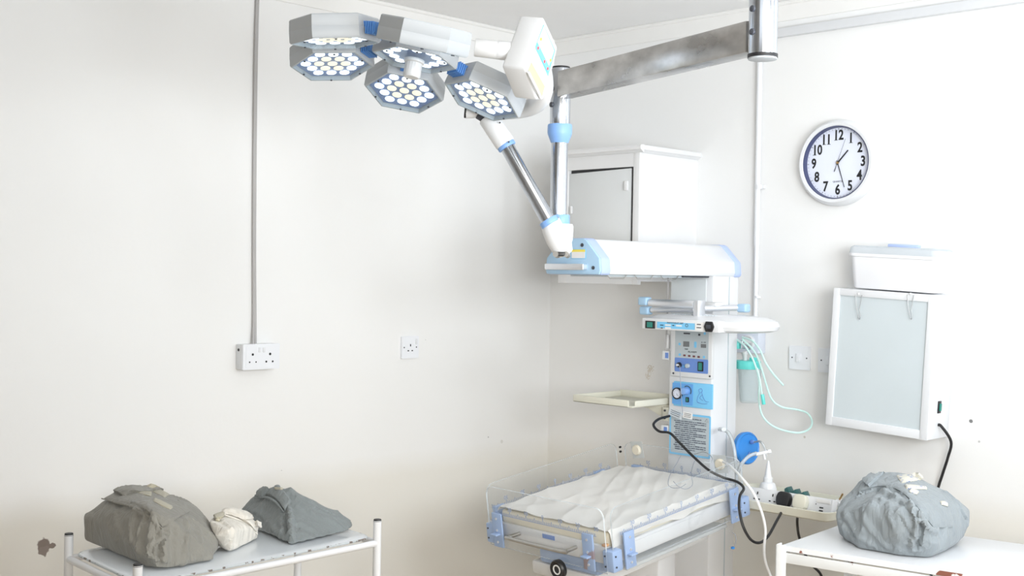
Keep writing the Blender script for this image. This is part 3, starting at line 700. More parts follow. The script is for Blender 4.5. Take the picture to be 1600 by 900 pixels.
    rg = [[ph.bm.verts.new(p) for p in l] for l in lv]
    for A, B in zip(rg, rg[1:]):
        for k in range(len(A)): ph.bm.faces.new((A[k], A[(k+1) % len(A)], B[(k+1) % len(A)], B[k]))
    ph.bm.faces.new(rg[0][::-1]); ph.bm.faces.new(rg[-1])
    ph.box2((XP-.006, ya, zl), (XP+.06, yb2-.01, zh+.002), .004)
    pu = ph.build('phototherapy_unit', WHITE2, root); pu['label'] = 'white flat lamp head facing down on folded arms'
    vt = MB()
    for k in range(16):
        y = q(1095, 500).y + (q(1030, 500).y-q(1095, 500).y)*k/15
        vt.box2((XP+.075, y-.0025, zh+.012), (XP+.13, y+.0025, zh+.0165), 0)
    vt.build('vent_slots', PANGR, pu)
    XQ = XP-.006
    def fp(px0, py0, px1, py1, name, m, th=.001):
        a = hx(px0, py0, XQ); b = hx(px1, py1, XQ); dz = 0
        return MB().box2((XQ-th, a.y, a.z), (XQ, b.y, b.z), 0).build(name, m, pu)
    fp(1027, 502.5, 1086, 515.5, 'blue_label', PANBL2); fp(1086, 503.5, 1099, 516, 'white_label', PAPER)
    tx = MB(); text_bm('NEONATE PHOTOTHERAPY UNIT'[8:], .0065, hx(1055, 504.8, XQ-.0012), -YW, ZW, tx)
    for px, py, w_ in ((1034, 508, .014), (1052, 508.5, .008), (1034, 512.5, .008), (1092, 507, .016), (1092, 512, .018)):
        c = hx(px, py, XQ-.0012); tx.box(c, (.0006, w_, .003))
    c = hx(1073, 508.5, XQ-.001); tx.tube([c+Vector((0, .005*math.cos(a), .005*math.sin(a))) for a in [k*PI/4 for k in range(8)]], .0009, n=5, closed=True, smooth=2)
    tx.build('label_text', DKGREY, pu)
    for px, py in ((1044, 508), (1044, 512.3), (1061, 509)): fp(px-4.5, py-1.4, px+4.5, py+1.4, 'printed_field', PAPER, .0014)
    fp(1009.5, 501, 1023.5, 513.5, 'rocker_frame', BLACK, .004); fp(1012.5, 503, 1020.5, 511.5, 'power_rocker', GREENSW, .006)
    c = hx(1109, 510.5, XQ); s = MB(); P = [c+Vector((0, a, b)) for a, b in ((.019, 0), (.012, .017), (-.012, .017), (-.019, 0), (-.012, -.017), (.012, -.017))]
    s.prism(P, (0, 0, 0), (-.008, 0, 0), .002); inlet = s.build('mains_inlet', BLACK, pu)
    s = MB(); s.box(c-XW*.0085, (.002, .018, .012), .001); s.build('inlet_recess', DKGREY, pu)
    # folded arms above it
    aX = -.55
    def a(px, py, x=aX): return hx(px, py, x)
    MB().cyl(a(1015, 473), a(1086, 476), .0135, n=20, bev=.003).build('swing_arm', ALU, root)
    MB().cyl(a(1018, 484.5, -.50), a(1085, 483, -.50), .0095, n=20).build('swing_arm', ALU, root)
    MB().cyl(a(1095, 482, -.45), a(1156, 481, -.30), .0105, n=20).build('swing_arm', ALU, root)
    for px, py, x, w_ in ((1007.5, 470.5, aX, .033), (1009.5, 485, -.50, .033), (1162, 481.5, -.30, .033)):
        c = a(px, py, x); MB().box(c, (.034, w_+.006, .030), .007, seg=3).build('arm_joint', CAPBL, root)['label'] = 'light blue arm joint'
    c = a(1090.5, 479); MB().box2((aX-.014, c.y-.011, zh+.008), (aX+.03, c.y+.011, c.z+.022), .006).build('arm_clamp', ALU, root)
    c = a(1113, 476, -.40); MB().box2((-.41, c.y-.02, c.z-.006), (-.35, c.y+.03, c.z+.008), .003).build('arm_pivot', OFFW, root)
    # ---------------- bed
    az, pt, ro = math.radians(-3), math.radians(8.09), math.radians(.3)
    W, L = .55, .664
    e1 = Vector((math.cos(az)*math.cos(pt), math.sin(az)*math.cos(pt), math.sin(pt)))
    e2 = Vector((math.sin(az), -math.cos(az), 0)); n_ = e2.cross(e1); e2 = e2*math.cos(ro)+n_*math.sin(ro); n_ = e2.cross(e1).normalized()
    if n_.z < 0: n_ = -n_
    C0 = BEDC
    def B(u_, v_, w_): return C0+e1*u_+e2*v_+n_*w_
    RB = Matrix((e1, e2, n_)).transposed()
    def bbox(u0, u1, v0, v1, w0, w1, bev=0, mb=None, seg=2):
        mb = mb or MB(); return mb.box(B((u0+u1)/2, (v0+v1)/2, (w0+w1)/2), (abs(u1-u0), abs(v1-v0), abs(w1-w0)), bev, RB, seg)
    bed = bbox(.022, L-.022, .022, W-.022, -.185, -.128, .006); 
    bedo = bed.build('bed_tray', WHITE2, root); bedo['label'] = 'white shallow bed tray tilted up towards the column'
    lp = MB(); bbox(.10, .46, W-.0235, W-.019, -.178, -.138, .001, lp); lp.build('side_plate', WHITE, bedo)
    # acrylic guards: plates with rounded upper corners
    def guard(face, a0, a1, w0, w1, r=.03, th=.005):
        pts = []
        for k in range(7): t_ = PI/2*k/6; pts.append((a1-r+r*math.sin(PI/2-t_)*1.0 if 0 else a1-r+r*math.cos(t_), w1-r+r*math.sin(t_)))
        for k in range(7): t_ = PI/2+PI/2*k/6; pts.append((a0+r+r*math.cos(t_), w1-r+r*math.sin(t_)))
        rr = .008
        pts += [(a0, w0), (a1, w0)]
        if face == 'near': f = lambda p: B(p[0], W, p[1]); nv = e2*th
        if face == 'far': f = lambda p: B(p[0], 0, p[1]); nv = -e2*th
        if face == 'foot': f = lambda p: B(0, p[0], p[1]); nv = -e1*th
        if face == 'head': f = lambda p: B(L, p[0], p[1]); nv = e1*th
        o = MB().prism([f(p) for p in pts], (0, 0, 0), nv).build('clear_guard', [ACRYL, ACEDGE], root, smooth=False)
        for pl in o.data.polygons: pl.material_index = 0 if abs(pl.normal.dot(nv.normalized())) > .9 else 1
        o['label'] = 'clear acrylic guard with ruler marks'
        # ruler
        rl = MB(); mid = (a0+a1)/2; wz = -.088; dirn = {'near': e1, 'far': e1, 'foot': e2, 'head': e2}[face]
        half = (a1-a0)/2-.035; step = .0078
        k = -int(half/step)
        while k*step <= half:
            h_ = .016 if k % 10 == 0 else (.013 if k % 5 == 0 else .008)
            c = f((mid+k*step, wz+h_/2))+nv*1.1
            rl.box(c, (.0024 if face in ('near', 'far') else .0006, .0006 if face in ('near', 'far') else .0024, h_), 0, RB)
            k += 1
        c = f((mid, wz-.001))+nv*1.1; rl.box(c, (2*half if face in ('near', 'far') else .0006, .0006 if face in ('near', 'far') else 2*half, .0016), 0, RB)
        for v in (-30, -20, -10, 0, 10, 20, 30):
            if abs(v*step) < half+.005:
                c = f((mid+v*step, wz+.022))+nv*1.15; rt = e1 if face == 'near' else (-e1 if face == 'far' else (e2 if face == 'foot' else -e2))
                text_bm(str(abs(v)), .018, c, rt, n_, rl, sx=1.1)
        rl.build('ruler_marks', RULER, o)
        return o
    guard('foot', .004, W-.012, -.20, 0)
    guard('near', .012, L-.004, -.19, 0)
    guard('far', .004, L-.02, -.125, 0)
    guard('head', .02, W-.004, -.125, 0)
    # corner blocks and hinge plates
    for (u0, v0) in ((-.006, -.012), (-.004, W-.03), (L-.03, W-.03), (L-.03, -.012)):
        mb = bbox(u0, u0+.044, v0, v0+.044, -.195, -.128, .006); o = mb.build('corner_block', PBLUE, root)
        ms = MB()
        for ww in (-.145, -.178):
            c = B(u0-.0005, v0+.012, ww); ms.cyl(c, c-e1*.002, .003, n=10)
            c = B(u0+.012, v0+.0445, ww); ms.cyl(c, c+e2*.002, .003, n=10)
        ms.build('block_screws', DKGREY, o)
    def hinge(face, a0, w0=-.20, w1=-.085, wd=.046, m=None):
        t0, t1 = .006, .012
        if face == 'foot': mb = bbox(-t1, -t0+.001, a0, a0+wd, w0, w1, .002); dv = -e1; cf = lambda a_, w_: B(-t1, a_, w_)
        if face == 'near': mb = bbox(a0, a0+wd, W+t0-.001, W+t1, w0, w1, .002); dv = e2; cf = lambda a_, w_: B(a_, W+t1, w_)
        if face == 'far': mb = bbox(a0, a0+wd, -t1, .004, w0, w1, .002); dv = -e2; cf = lambda a_, w_: B(a_, -t1, w_)
        if face == 'head': mb = bbox(L-.004, L+t1, a0, a0+wd, w0, w1, .002); dv = e1; cf = lambda a_, w_: B(L+t1, a_, w_)
        o = mb.build('hinge_plate', m or PBLUE, root)
        if m: o['label'] = 'stained rusty blue hinge plate'
        ms = MB()
        for ww in (w1-.018, (w0+w1)/2, w0+.018):
            c = cf(a0+wd*.5, ww); ms.cyl(c, c+dv*.0025, .0042, n=12)
        ms.build('hinge_screws', ALU, o)
        lt = MB(); c = cf(a0+wd*.45, (w0+w1)/2-.012); lt.box(c+dv*.004, (.03, .03, .006) if 1 else 0, .002, RB); lt.build('latch_tab', PBLUE, o)
        return o
    hinge('foot', .030); hinge('foot', W-.105, m=RUSTBL)
    hinge('near', .055); hinge('near', L-.085)
    hinge('far', L-.14, -.16, -.082); hinge('far', .03, -.16, -.082)
    hinge('head', .05, -.16, -.082); hinge('head', W-.12, -.16, -.09)
    # foot handle
    v0, v1 = .125, .385; ww = -.150
    hd = MB(); hd.tube([B(.02, v0, ww), B(-.022, v0, ww), B(-.034, v0+.014, ww), B(-.034, v1-.014, ww), B(-.022, v1, ww), B(.02, v1, ww)], .0065, n=14, smooth=5); hd.build('bed_handle', BRUSH, bedo)['label'] = 'steel pull handle'
    MB().box(B(.0215, .262, -.139), (.002, .055, .014), 0, RB).build('blue_sticker', PANDK, bedo)
    # slide tray below, adjust knob, centre support
    mb = bbox(.10, L-.06, .06, W-.03, -.225, -.213, .003); mb.build('xray_tray', TRAYC, root)
    mb = bbox(.03, .22, .20, .46, -.235, -.186, .01); mb.build('tilt_housing', PBLUE, root)
    mb = bbox(.03, .60, .16, .44, -.28, -.236, .008); mb.build('support_frame', OFFW, root)
    c = B(.0, .33, -.222); dv = -e1
    k = MB(); k.lathe([(0, 0), (.022, 0), (.030, .004), (.031, .016), (.027, .022), (.020, .018), (0, .018)], c, dv); kn = k.build('tilt_knob', BLACK, root); kn['label'] = 'black round tilt knob'
    k = MB(); k.lathe([(.012, .0185), (.016, .0185), (.016, .0205), (.012, .0205), (.012, .0185)], c, dv); k.build('knob_ring', PAPER, kn)
    st = MB(); st.box2((-.62, -1.09, .12), (-.52, -.95, .82), .01); st.box2((-.9, -1.05, .80), (-.35, -.98, .84), .005); st.build('bed_support', WHITE2, root)
    # port patches: white bungs taped on the guards
    for face, pos in (('head', (.085, -.022)), ('head', (.463, -.028))):
        c = B(L, pos[0], pos[1]); pm = MB(); pm.box(c-e1*.0008, (.0012, .055, .062), 0, RB @ Matrix.Rotation(.12, 3, 'X')); o = pm.build('tape_patch', TAPEC, root); o['label'] = 'translucent tape patch on the clear guard'
        MB().lathe([(0, 0), (.019, 0), (.0195, .006), (.016, .011), (0, .012)], c-e1*.001, -e1).build('port_plug', RUBBER, o)
    for v_, w_ in ((.0, -.02), (.0, -.037)):
        c = B(L-.002, v_+.004, w_); MB().cyl(c, c-e1*.006, .004, n=12).build('guard_screw', BLACK, root)
    return B, e1, e2, n_, W, L, RB
RUSTBL = chip_mat('rusty_blue_plate', (.31, .42, .64), (.30, .25, .28), .56, 18)
RULER = mat('ruler_print', (.26, .34, .52), .5)
TAPEC = clear_mat('clear_tape', (.9, .88, .82), .5, .3)
BEDC = Vector((-1.069, -.7083, .8951))
_bed = warmer()
B, be1, be2, bn, BW, BL, RB = _bed

# ------------------------------------------------------------------ mattress and sheet
def mattress():
    mb = MB(); mb.box(B(BL/2, BW/2, -.108), (BL-.06, BW-.06, .048), .012, RB, 3)
    o = mb.build('mattress', FOAM); tag(o, 'cream foam mattress in the clear sided bed, showing under the sheet', 'mattress')
    for a_, b_, c_ in ((.010, .035, -.120), (.014, BW-.03, -.118)): MB().box(B(a_, b_, c_), (.018, .018, .008), .003, RB).build('foam_corner', ORANGE, o)['label'] = 'orange foam scrap at the corner'
    sh = MB(); bm = sh.bm; nu, nv = 90, 84
    grid = []
    for i in range(nu+1):
        row = []
        for j in range(nv+1):
            s = -.0 + i/nu; t = j/nv
            u_ = .026+s*(BL-.052); v_ = .020+t*(BW-.014)
            nz = noise.noise(Vector((u_*3.0+v_*5, v_*14-u_*6, 1.3)))
            nz2 = noise.noise(Vector((u_*5+3, v_*9, 4)))
            rg = (1-abs(noise.noise(Vector((u_*2.2-v_*2, v_*11+u_*7, 9)))))**6
            w_ = -.076+nz*.0045+nz2*.004+rg*.006
            w_ += .010*math.exp(-((u_-.05)/.03)**2-((v_-.10)/.05)**2)     # lifted corner
            edge_n = v_-(BW-.034)
            if edge_n > 0:     # falls over the near side
                w_ -= min(max(0, edge_n-.012)*3.6, .042+.008*math.sin(u_*23)+nz*.03) ; v_ = BW-.034+min(edge_n, .018)+max(0, edge_n-.018)*.12+.0025*math.sin(u_*40+nz*4)*min(1, edge_n*60)
            eh = u_-(BL-.045)
            if eh > 0: w_ -= eh*1.2
            ef = .045-u_
            if ef > 0: w_ -= ef*ef*9
            el = .03-v_
            if el > 0: w_ -= el*1.5
            row.append(bm.verts.new(B(u_, v_, w_)))
        grid.append(row)
    for i in range(nu):
        for j in range(nv): bm.faces.new((grid[i][j], grid[i+1][j], grid[i+1][j+1], grid[i][j+1]))
    bmesh.ops.recalc_face_normals(bm, faces=bm.faces[:])
    r = bmesh.ops.solidify(bm, geom=bm.faces[:], thickness=.0015)
    o = sh.build('bed_sheet', SHEET); tag(o, 'creased white cloth sheet spread over the mattress in the clear sided bed', 'sheet')
mattress()

# ------------------------------------------------------------------ wall things
def clock():
    c = hx(1314, 255, 0); root = empty('wall_clock', c); tag(root, 'round white wall clock with black numerals on the right wall', 'clock')
    R0 = .153; a = -XW
    MB().lathe([(0, 0), (R0-.004, 0), (R0, .004), (R0, .022), (R0-.003, .034), (R0-.012, .044), (R0-.022, .043), (R0-.0255, .038), (R0-.027, .018), (0, .018)], c, a, 72).build('clock_case', WHITE2, root)
    MB().lathe([(0, .0185), (R0-.0262, .0185), (R0-.0262, .0195), (0, .0195)], c, a, 72).build('clock_face', CLFACE, root)
    MB().lathe([(R0-.0290, .0196), (R0-.0268, .0405), (R0-.0245, .0405), (R0-.0245, .0196), (R0-.0290, .0196)], c, a, 72).build('dark_rim', NAVY, root)
    fz = -.0200
    def pt(ang, r, lift=0): an = math.radians(ang); return c+Vector((fz-lift, -math.sin(an)*r, math.cos(an)*r))
    tk = MB()
    for h in range(1, 13):
        nm = MB(); p = pt(h*30, .0965); text_bm(str(h), .049, p, -YW, ZW, nm, bold=.0014, sx=.80)
        # serif feet on the numerals
        wd = .006
        if h in (1, 4, 7, 10, 11, 12):
            pass
        for q in ({1: [0], 11: [-.008, .010], 12: [-.010], 10: [-.011]}.get(h, [])):
            nm.box(p+Vector((0, -q, -.0160)), (.0006, .014, .0018))
        nm.build('numeral', BLACK, root)
    for k in range(60):
        an = math.radians(k*6); big = k % 5 == 0
        Mr = Matrix.Rotation(an, 3, 'X'); tk.box(pt(k*6, .1195), (.0006, .0016 if big else .0008, .007 if big else .004), 0, Mr)
    tk.build('minute_marks', DKGREY, root)
    t = MB(); text_bm('QUARTZ', .008, c+Vector((fz, 0, -.0665)), -YW, ZW, t, sx=1.2); t.build('dial_word', DKGREY, root)
    def hand(name, ang, r0, r1, w0, w1, lift, m):
        an = math.radians(ang); d = Vector((0, -math.sin(an), math.cos(an))); s_ = Vector((0, d.z, -d.y)); o = c+Vector((fz-lift, 0, 0))
        MB().prism([o+d*r0-s_*w0, o+d*r1-s_*w1, o+d*r1+s_*w1, o+d*r0+s_*w0], (0, 0, 0), (-.0008, 0, 0)).build(name, m, root)
    hand('hour_hand', 43, -.008, .058, .0028, .0020, .002, BLACK); hand('minute_hand', 162, -.008, .092, .0018, .0010, .0035, BLACK)
    hand('second_hand', 20, -.034, .088, .0006, .0003, .005, DKGREY); hand('second_hand_tail', 200, .006, .032, .0006, .0016, .005, DKGREY)
    MB().cyl(c+Vector((fz, 0, 0)), c+Vector((fz-.007, 0, 0)), .0042, n=16).build('centre_pin', BRASS, root)
clock()

def cabinet():
    x0 = -.36; y1 = -.771; y0 = -.372; zb, zt = 1.568, 2.062
    root = empty('wall_cabinet', (-.18, (y0+y1)/2, zb)); tag(root, 'white painted wooden wall cabinet behind the surgical light arm', 'cabinet')
    cb = MB(); cb.box2((x0+.015, y1+.0004, zb+.012), (0, y0-.0004, zt-.001)); cb.box2((x0, y1, zb), (x0+.02, y1+.030, zt), .002); cb.box2((x0, y0-.045, zb), (x0+.02, y0, zt), .002)
    cb.box2((x0+.0006, y1+.028, zt-.055), (x0+.0194, y0-.04, zt-.0005)); cb.box2((x0+.0006, y1+.028, zb+.0005), (x0+.0194, y0-.04, zb+.055))
    cb.build('cabinet_body', CABM, root)
    cr = MB(); pr = [(0, 0), (.006, 0), (.012, .006), (.020, .010), (.022, .018), (.018, .026), (0, .028)]
    cr.prism([Vector((x0-a, y0, zt-.004+b)) for a, b in pr], (0, 0, 0), (0, y1-y0-.020, 0)); cr.prism([Vector((x0, y1-a, zt-.004+b)) for a, b in pr], (0, 0, 0), (-x0, 0, 0))
    cr.box2((x0, y1, zt), (0, y0, zt+.022)); cr.build('crown_moulding', CABM, root)
    # back of the recess (dark) and door leaf slightly sagging, leaving a wedge gap on top
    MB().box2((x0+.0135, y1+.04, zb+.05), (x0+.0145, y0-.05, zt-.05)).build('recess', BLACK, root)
    dr = MB(); a_, b_ = y1+.046, y0-.046
    P = [Vector((x0+.006, a_, zb+.057)), Vector((x0+.006, b_, zb+.057)), Vector((x0+.006, b_, zt-.068)), Vector((x0+.006, a_, zt-.060))]
    dr.prism(P, (0, 0, 0), (.012, 0, 0), .001); d = dr.build('cabinet_door', CABM2, root)
    for z_ in (zt-.125, zb+.12): MB().box2((x0-.003, a_+.010, z_-.018), (x0+.007, a_+.026, z_+.018), .002).build('hinge', CABM, d)
    MB().box2((x0-.002, b_-.020, zb+.27), (x0+.007, b_-.010, zb+.30), .003).build('catch', CABM, d)
CABM = mat('cabinet_paint', (.72, .725, .735), .35, var=.02, bump=.1, bscale=30)
CABM2 = mat('door_paint', (.64, .66, .67), .4, var=.02)
cabinet()

def viewer():
    X = -.15
    P = [hx(1305, 450, X), hx(1465, 461, X), hx(1449, 689, X), hx(1290, 662, X)]
    c = sum(P, Vector())/4; rt = ((P[1]-P[0])+(P[2]-P[3]))/2; up = ((P[0]-P[3])+(P[1]-P[2]))/2; w_, h_ = rt.length, up.length; rt.normalize(); up = (up-rt*up.dot(rt)).normalized()
    root = empty('film_viewer', (0, c.y, c.z-h_/2)); tag(root, 'white wall mounted x-ray film viewer box hanging slightly crooked', 'film viewer')
    def Q(a, b, x): return Vector((x, 0, 0))+Vector((0, c.y, c.z))+rt*a+up*b
    bd = MB(); bd.prism([Q(-w_/2, -h_/2, X+.004), Q(w_/2, -h_/2, X+.004), Q(w_/2, h_/2, X+.004), Q(-w_/2, h_/2, X+.004)], (0, 0, 0), (-X-.006, 0, 0), .003)
    b0 = bd.build('viewer_body', WHITE2, root)
    fr = MB(); b = .030
    for (a0, a1, c0, c1, dx) in ((-w_/2+.02, w_/2-.02, h_/2-b*.8, h_/2-.0005, .0005), (-w_/2+.02, w_/2-.02, -h_/2+.0005, -h_/2+b, .0005), (-w_/2, -w_/2+b*.8, -h_/2, h_/2, 0), (w_/2-b*.9, w_/2, -h_/2, h_/2, 0)):
        fr.prism([Q(a0, c0, X-.006+dx), Q(a1, c0, X-.006+dx), Q(a1, c1, X-.006+dx), Q(a0, c1, X-.006+dx)], (0, 0, 0), (.012, 0, 0), .0015)
    fr.build('viewer_frame', WHITE2, root)
    MB().prism([Q(-w_/2+.02, -h_/2+.02, X), Q(w_/2-.02, -h_/2+.02, X), Q(w_/2-.02, h_/2-.02, X), Q(-w_/2+.02, h_/2-.02, X)], (0, 0, 0), (.004, 0, 0)).build('diffuser_panel', FRIDGE, root)
    for px in (1341, 1422):
        t = hx(px, 462, X-.008); k = MB()
        f = lambda dx, dy: hx(px+dx, 458+dy, X-.011)
        k.tube([f(-4, 2), f(-3, 20), f(0, 36), f(2, 41), f(3.5, 34), f(2, 25), f(6, 3)], .0011, n=6, smooth=4); k.cyl(hx(px+1, 459, X-.006), hx(px+1, 459, X-.012), .004, n=10)
        k.build('film_clip', CLIPW, root)['label'] = 'bent wire film clip'
    MB().prism([Q(w_/2, -h_/2+.085, X+.055), Q(w_/2, -h_/2+.125, X+.055), Q(w_/2, -h_/2+.125, X+.075), Q(w_/2, -h_/2+.085, X+.075)], (0, 0, 0), rt*.004, .001).build('switch_frame', BLACK, root)
    MB().prism([Q(w_/2, -h_/2+.093, X+.06), Q(w_/2, -h_/2+.117, X+.06), Q(w_/2, -h_/2+.117, X+.071), Q(w_/2, -h_/2+.093, X+.071)], (0, 0, 0), rt*.008, .001).build('rocker', GREENSW, root)
    MB().prism([Q(w_/2, -h_/2+.08, X+.025), Q(w_/2, -h_/2+.12, X+.025), Q(w_/2, -h_/2+.12, X+.045), Q(w_/2, -h_/2+.08, X+.045)], (0, 0, 0), rt*.0008).build('side_label', PAPER, root)
    s0 = Q(w_/2, -h_/2+.045, X+.07)
    cb = MB(); cb.tube([s0-rt*.003, s0+rt*.010+up*(-.002), hx(1486, 690, -.05), hx(1481, 715, -.04), hx(1473, 740, -.03), hx(1466, 762, -.025), hx(1460, 790, -.02), hx(1455, 850, -.02), hx(1455, 900, -.02)], .0048, n=10, smooth=6); cb.build('mains_cord', BLACK, root)
    return Q, w_, h_
Q, vw, vh = viewer()

def container():
    a, b = hx(1330, 450, -.13), hx(1458, 457, -.13); y0, y1 = a.y, b.y; zb = Q(0, vh/2, 0).z+.004
    za = Q(-vw/2+.03, vh/2, 0).z
    root = empty('plastic_container', (-.075, (y0+y1)/2, zb)); tag(root, 'translucent white plastic box with clear lid on top of the film viewer', 'container')
    cy, cx = (y0+y1)/2, -.078; W_ = y0-y1; D_ = .12; slope = math.atan2(Q(vw/2, vh/2, 0).z-Q(-vw/2, vh/2, 0).z, -(vw))
    def ring(w_, d_, r, z_): return [Vector((cx+p, cy+q, z_)) for p, q in rrect(d_, w_, r, 6)]
    H = .118
    lv = [ring(W_-.012, D_-.02, .02, 0), ring(W_, D_-.012, .024, .006), ring(W_+.020, D_+.004, .026, H-.012), ring(W_+.034, D_+.014, .028, H-.010), ring(W_+.034, D_+.014, .028, H), ring(W_+.016, D_, .024, H), ring(W_-.006, D_-.016, .02, .012)]
    def loft(lv, mb, cap0=True, cap1=True):
        rg = [[mb.bm.verts.new(p) for p in l] for l in lv]
        for A, B_ in zip(rg, rg[1:]):
            for k in range(len(A)): mb.bm.faces.new((A[k], A[(k+1) % len(A)], B_[(k+1) % len(A)], B_[k]))
        if cap0: mb.bm.faces.new(rg[0][::-1])
        if cap1: mb.bm.faces.new(rg[-1])
    Mt = Matrix.Translation((0, 0, zb)) @ Matrix.Translation((cx, cy, 0)) @ Matrix.Rotation(TILT, 4, 'X') @ Matrix.Translation((-cx, -cy, 0))
    m = MB(); loft(lv, m); bmesh.ops.transform(m.bm, matrix=Mt, verts=m.bm.verts[:]); m.build('container_tub', BOXC, root)
    m = MB(); loft([ring(W_+.036, D_+.016, .028, H), ring(W_+.030, D_+.010, .028, H+.020), ring(W_+.010, D_-.008, .02, H+.026), ring(W_-.03, D_-.03, .02, H+.024)], m); bmesh.ops.transform(m.bm, matrix=Mt, verts=m.bm.verts[:]); m.build('container_lid', LIDM, root)
    m = MB(); m.box((cx, cy-.01, H+.030), (.02, .11, .012), .003); bmesh.ops.transform(m.bm, matrix=Mt, verts=m.bm.verts[:]); m.build('lid_handle', LAV, root)
LIDM = clear_mat('clear_lid', (.96, .97, .99), .55, gloss=.15)
TILT = math.atan2((Q(vw/2, vh/2, 0)-Q(-vw/2, vh/2, 0)).z, -(Q(vw/2, vh/2, 0)-Q(-vw/2, vh/2, 0)).y) * -1
container()

def wall_frame(side):
    if side == 'R': return (lambda px, py, l=0: hx(px, py, -l)), -YW, -XW
    return (lambda px, py, l=0: hy(px, py, -l)), XW, -YW
def light_switch(cx, cy, label, rock=True):
    P, rt, nn = wall_frame('R'); c = P(cx, cy)
    root = empty('light_switch', c); tag(root, label, 'light switch')
    m = MB(); plate(m, c, rt, ZW, .086, .086, .004, .009); m.build('switch_plate', PLATE, root)
    m = MB(); m.box(c+nn*.011+rt*(-.002), (.006, .019, .030), .001, Matrix.Rotation(.06, 3, 'Y')); m.build('switch_rocker', PLATE, root)
    for s in (-1, 1): MB().cyl(c+rt*s*.030, c+rt*s*.030+nn*.0095, .0028, n=10).build('plate_screw', DKGREY, root)
light_switch(1251, 559, 'white single light switch on the right wall, clear of the film viewer')
light_switch(1297, 563.5, 'white light switch half hidden behind the left edge of the film viewer')
def single_socket():
    P, rt, nn = wall_frame('L'); c = P(638.5, 542.5); root = empty('wall_socket', c); tag(root, 'white single switched wall socket in the middle of the left wall', 'wall socket')
    m = MB(); plate(m, c, rt, ZW, .086, .086, .004, .010); m.build('socket_plate', PLATE, root)
    m = MB()
    for a, b, w_, h_ in ((.001, .008, .0045, .009), (-.010, -.013, .007, .0045), (.010, -.013, .007, .0045)): m.box(c+rt*a+ZW*b+nn*.0101, (w_, .001, h_))
    m.build('socket_holes', BLACK, root)
    m = MB()
    for s in (-1, 1): m.cyl(c+rt*s*.031, c+rt*s*.031+nn*.0108, .0028, n=10)
    m.build('plate_screws', DKGREY, root)
    MB().box(c+rt*.029+ZW*.022+nn*.011, (.009, .005, .020), .001).build('socket_switch', WHITE2, root)
single_socket()
def double_socket():
    P, rt, nn = wall_frame('L'); z0, z1 = 1.257, 1.345; x0, x1 = -1.586, -1.438; root = empty('surface_socket', ((x0+x1)/2, 0, z0)); tag(root, 'white double wall socket on a surface box below the grey cables', 'wall socket')
    c = Vector(((x0+x1)/2, -.038, (z0+z1)/2))
    m = MB(); m.box2((x0+.001, -.038, z0+.001), (x1-.001, 0, z1-.001), .003); m.build('back_box', WHITE, root)
    m = MB(); plate(m, c, rt, ZW, x1-x0, z1-z0, .004, .009); m.build('socket_plate', PLATE, root)
    m = MB(); plate(m, c+nn*.009, rt, ZW, x1-x0-.022, z1-z0-.014, .003, .0012); m.build('raised_panel', PLATE, root)
    F2 = -.0485; m = MB()
    for px, py, r in ((395, 554, .0042), (422, 553, .0045), (390, 566, .0028), (400, 565.6, .0026), (416, 565, .0035), (426, 564.6, .0035)):
        q = hy(px, py, F2); m.cyl(q, q+nn*.0008, r, n=12)
    m.build('pin_holes', BLACK, root)
    for px in (406, 412.5): q = hy(px, 546.6, F2); MB().box(q, (.009, .004, .017), .001).build('socket_switch', WHITE2, root)
    MB().cyl((x0+.0015, -.018, z1-.020), (x0-.0004, -.018, z1-.020), .005, n=12).build('side_hole', BLACK, root)
    for k, (a, b) in enumerate(((-3, -2.6), (1.4, 1.2))):
        m = MB(); top = hy(403+a*.8, 0, -.008); pts = [Vector((hy(403, -20, 0).x+a*.002, -.006, CEIL-.01)), hy(402.5+a*.5, 0, -.006), hy(400+a*.5, 100, -.007), hy(398.2+a*.5, 250, -.007), hy(397.5+a*.5, 400, -.007), hy(398+a*.6, 500, -.008), hy(398+a*.8, 539, -.018)]
        o = m.tube(pts, .0046, n=8, smooth=5).build('wall_cable', CABLEG); tag(o, ('grey cable down the left wall to the double socket, left of its pair', 'grey cable down the left wall to the double socket, right of its pair')[k], 'cable', 'pair of cables to the double socket')
CABLEG = mat('cable_grey', (.42, .41, .41), .5)
double_socket()
def wall_box():
    root = empty('wall_box', (0, -1.05, 1.33)); tag(root, 'white square wall box with a round outlet below the white conduit', 'wall box')
    z0 = hx(1184, 553, -.05).z; z1 = hx(1184, 518, -.05).z; y1 = -1.097; y0 = -1.00
    MB().box2((-.05, y1, z0), (0, y0, z1), .004).build('box_body', BOXL, root)
    c = hx(1170, 535, -.05); MB().lathe([(0, 0), (.027, 0), (.027, .005), (.022, .008), (.020, .004), (0, .004)], c, -XW).build('round_outlet', WHITE, root)
wall_box()
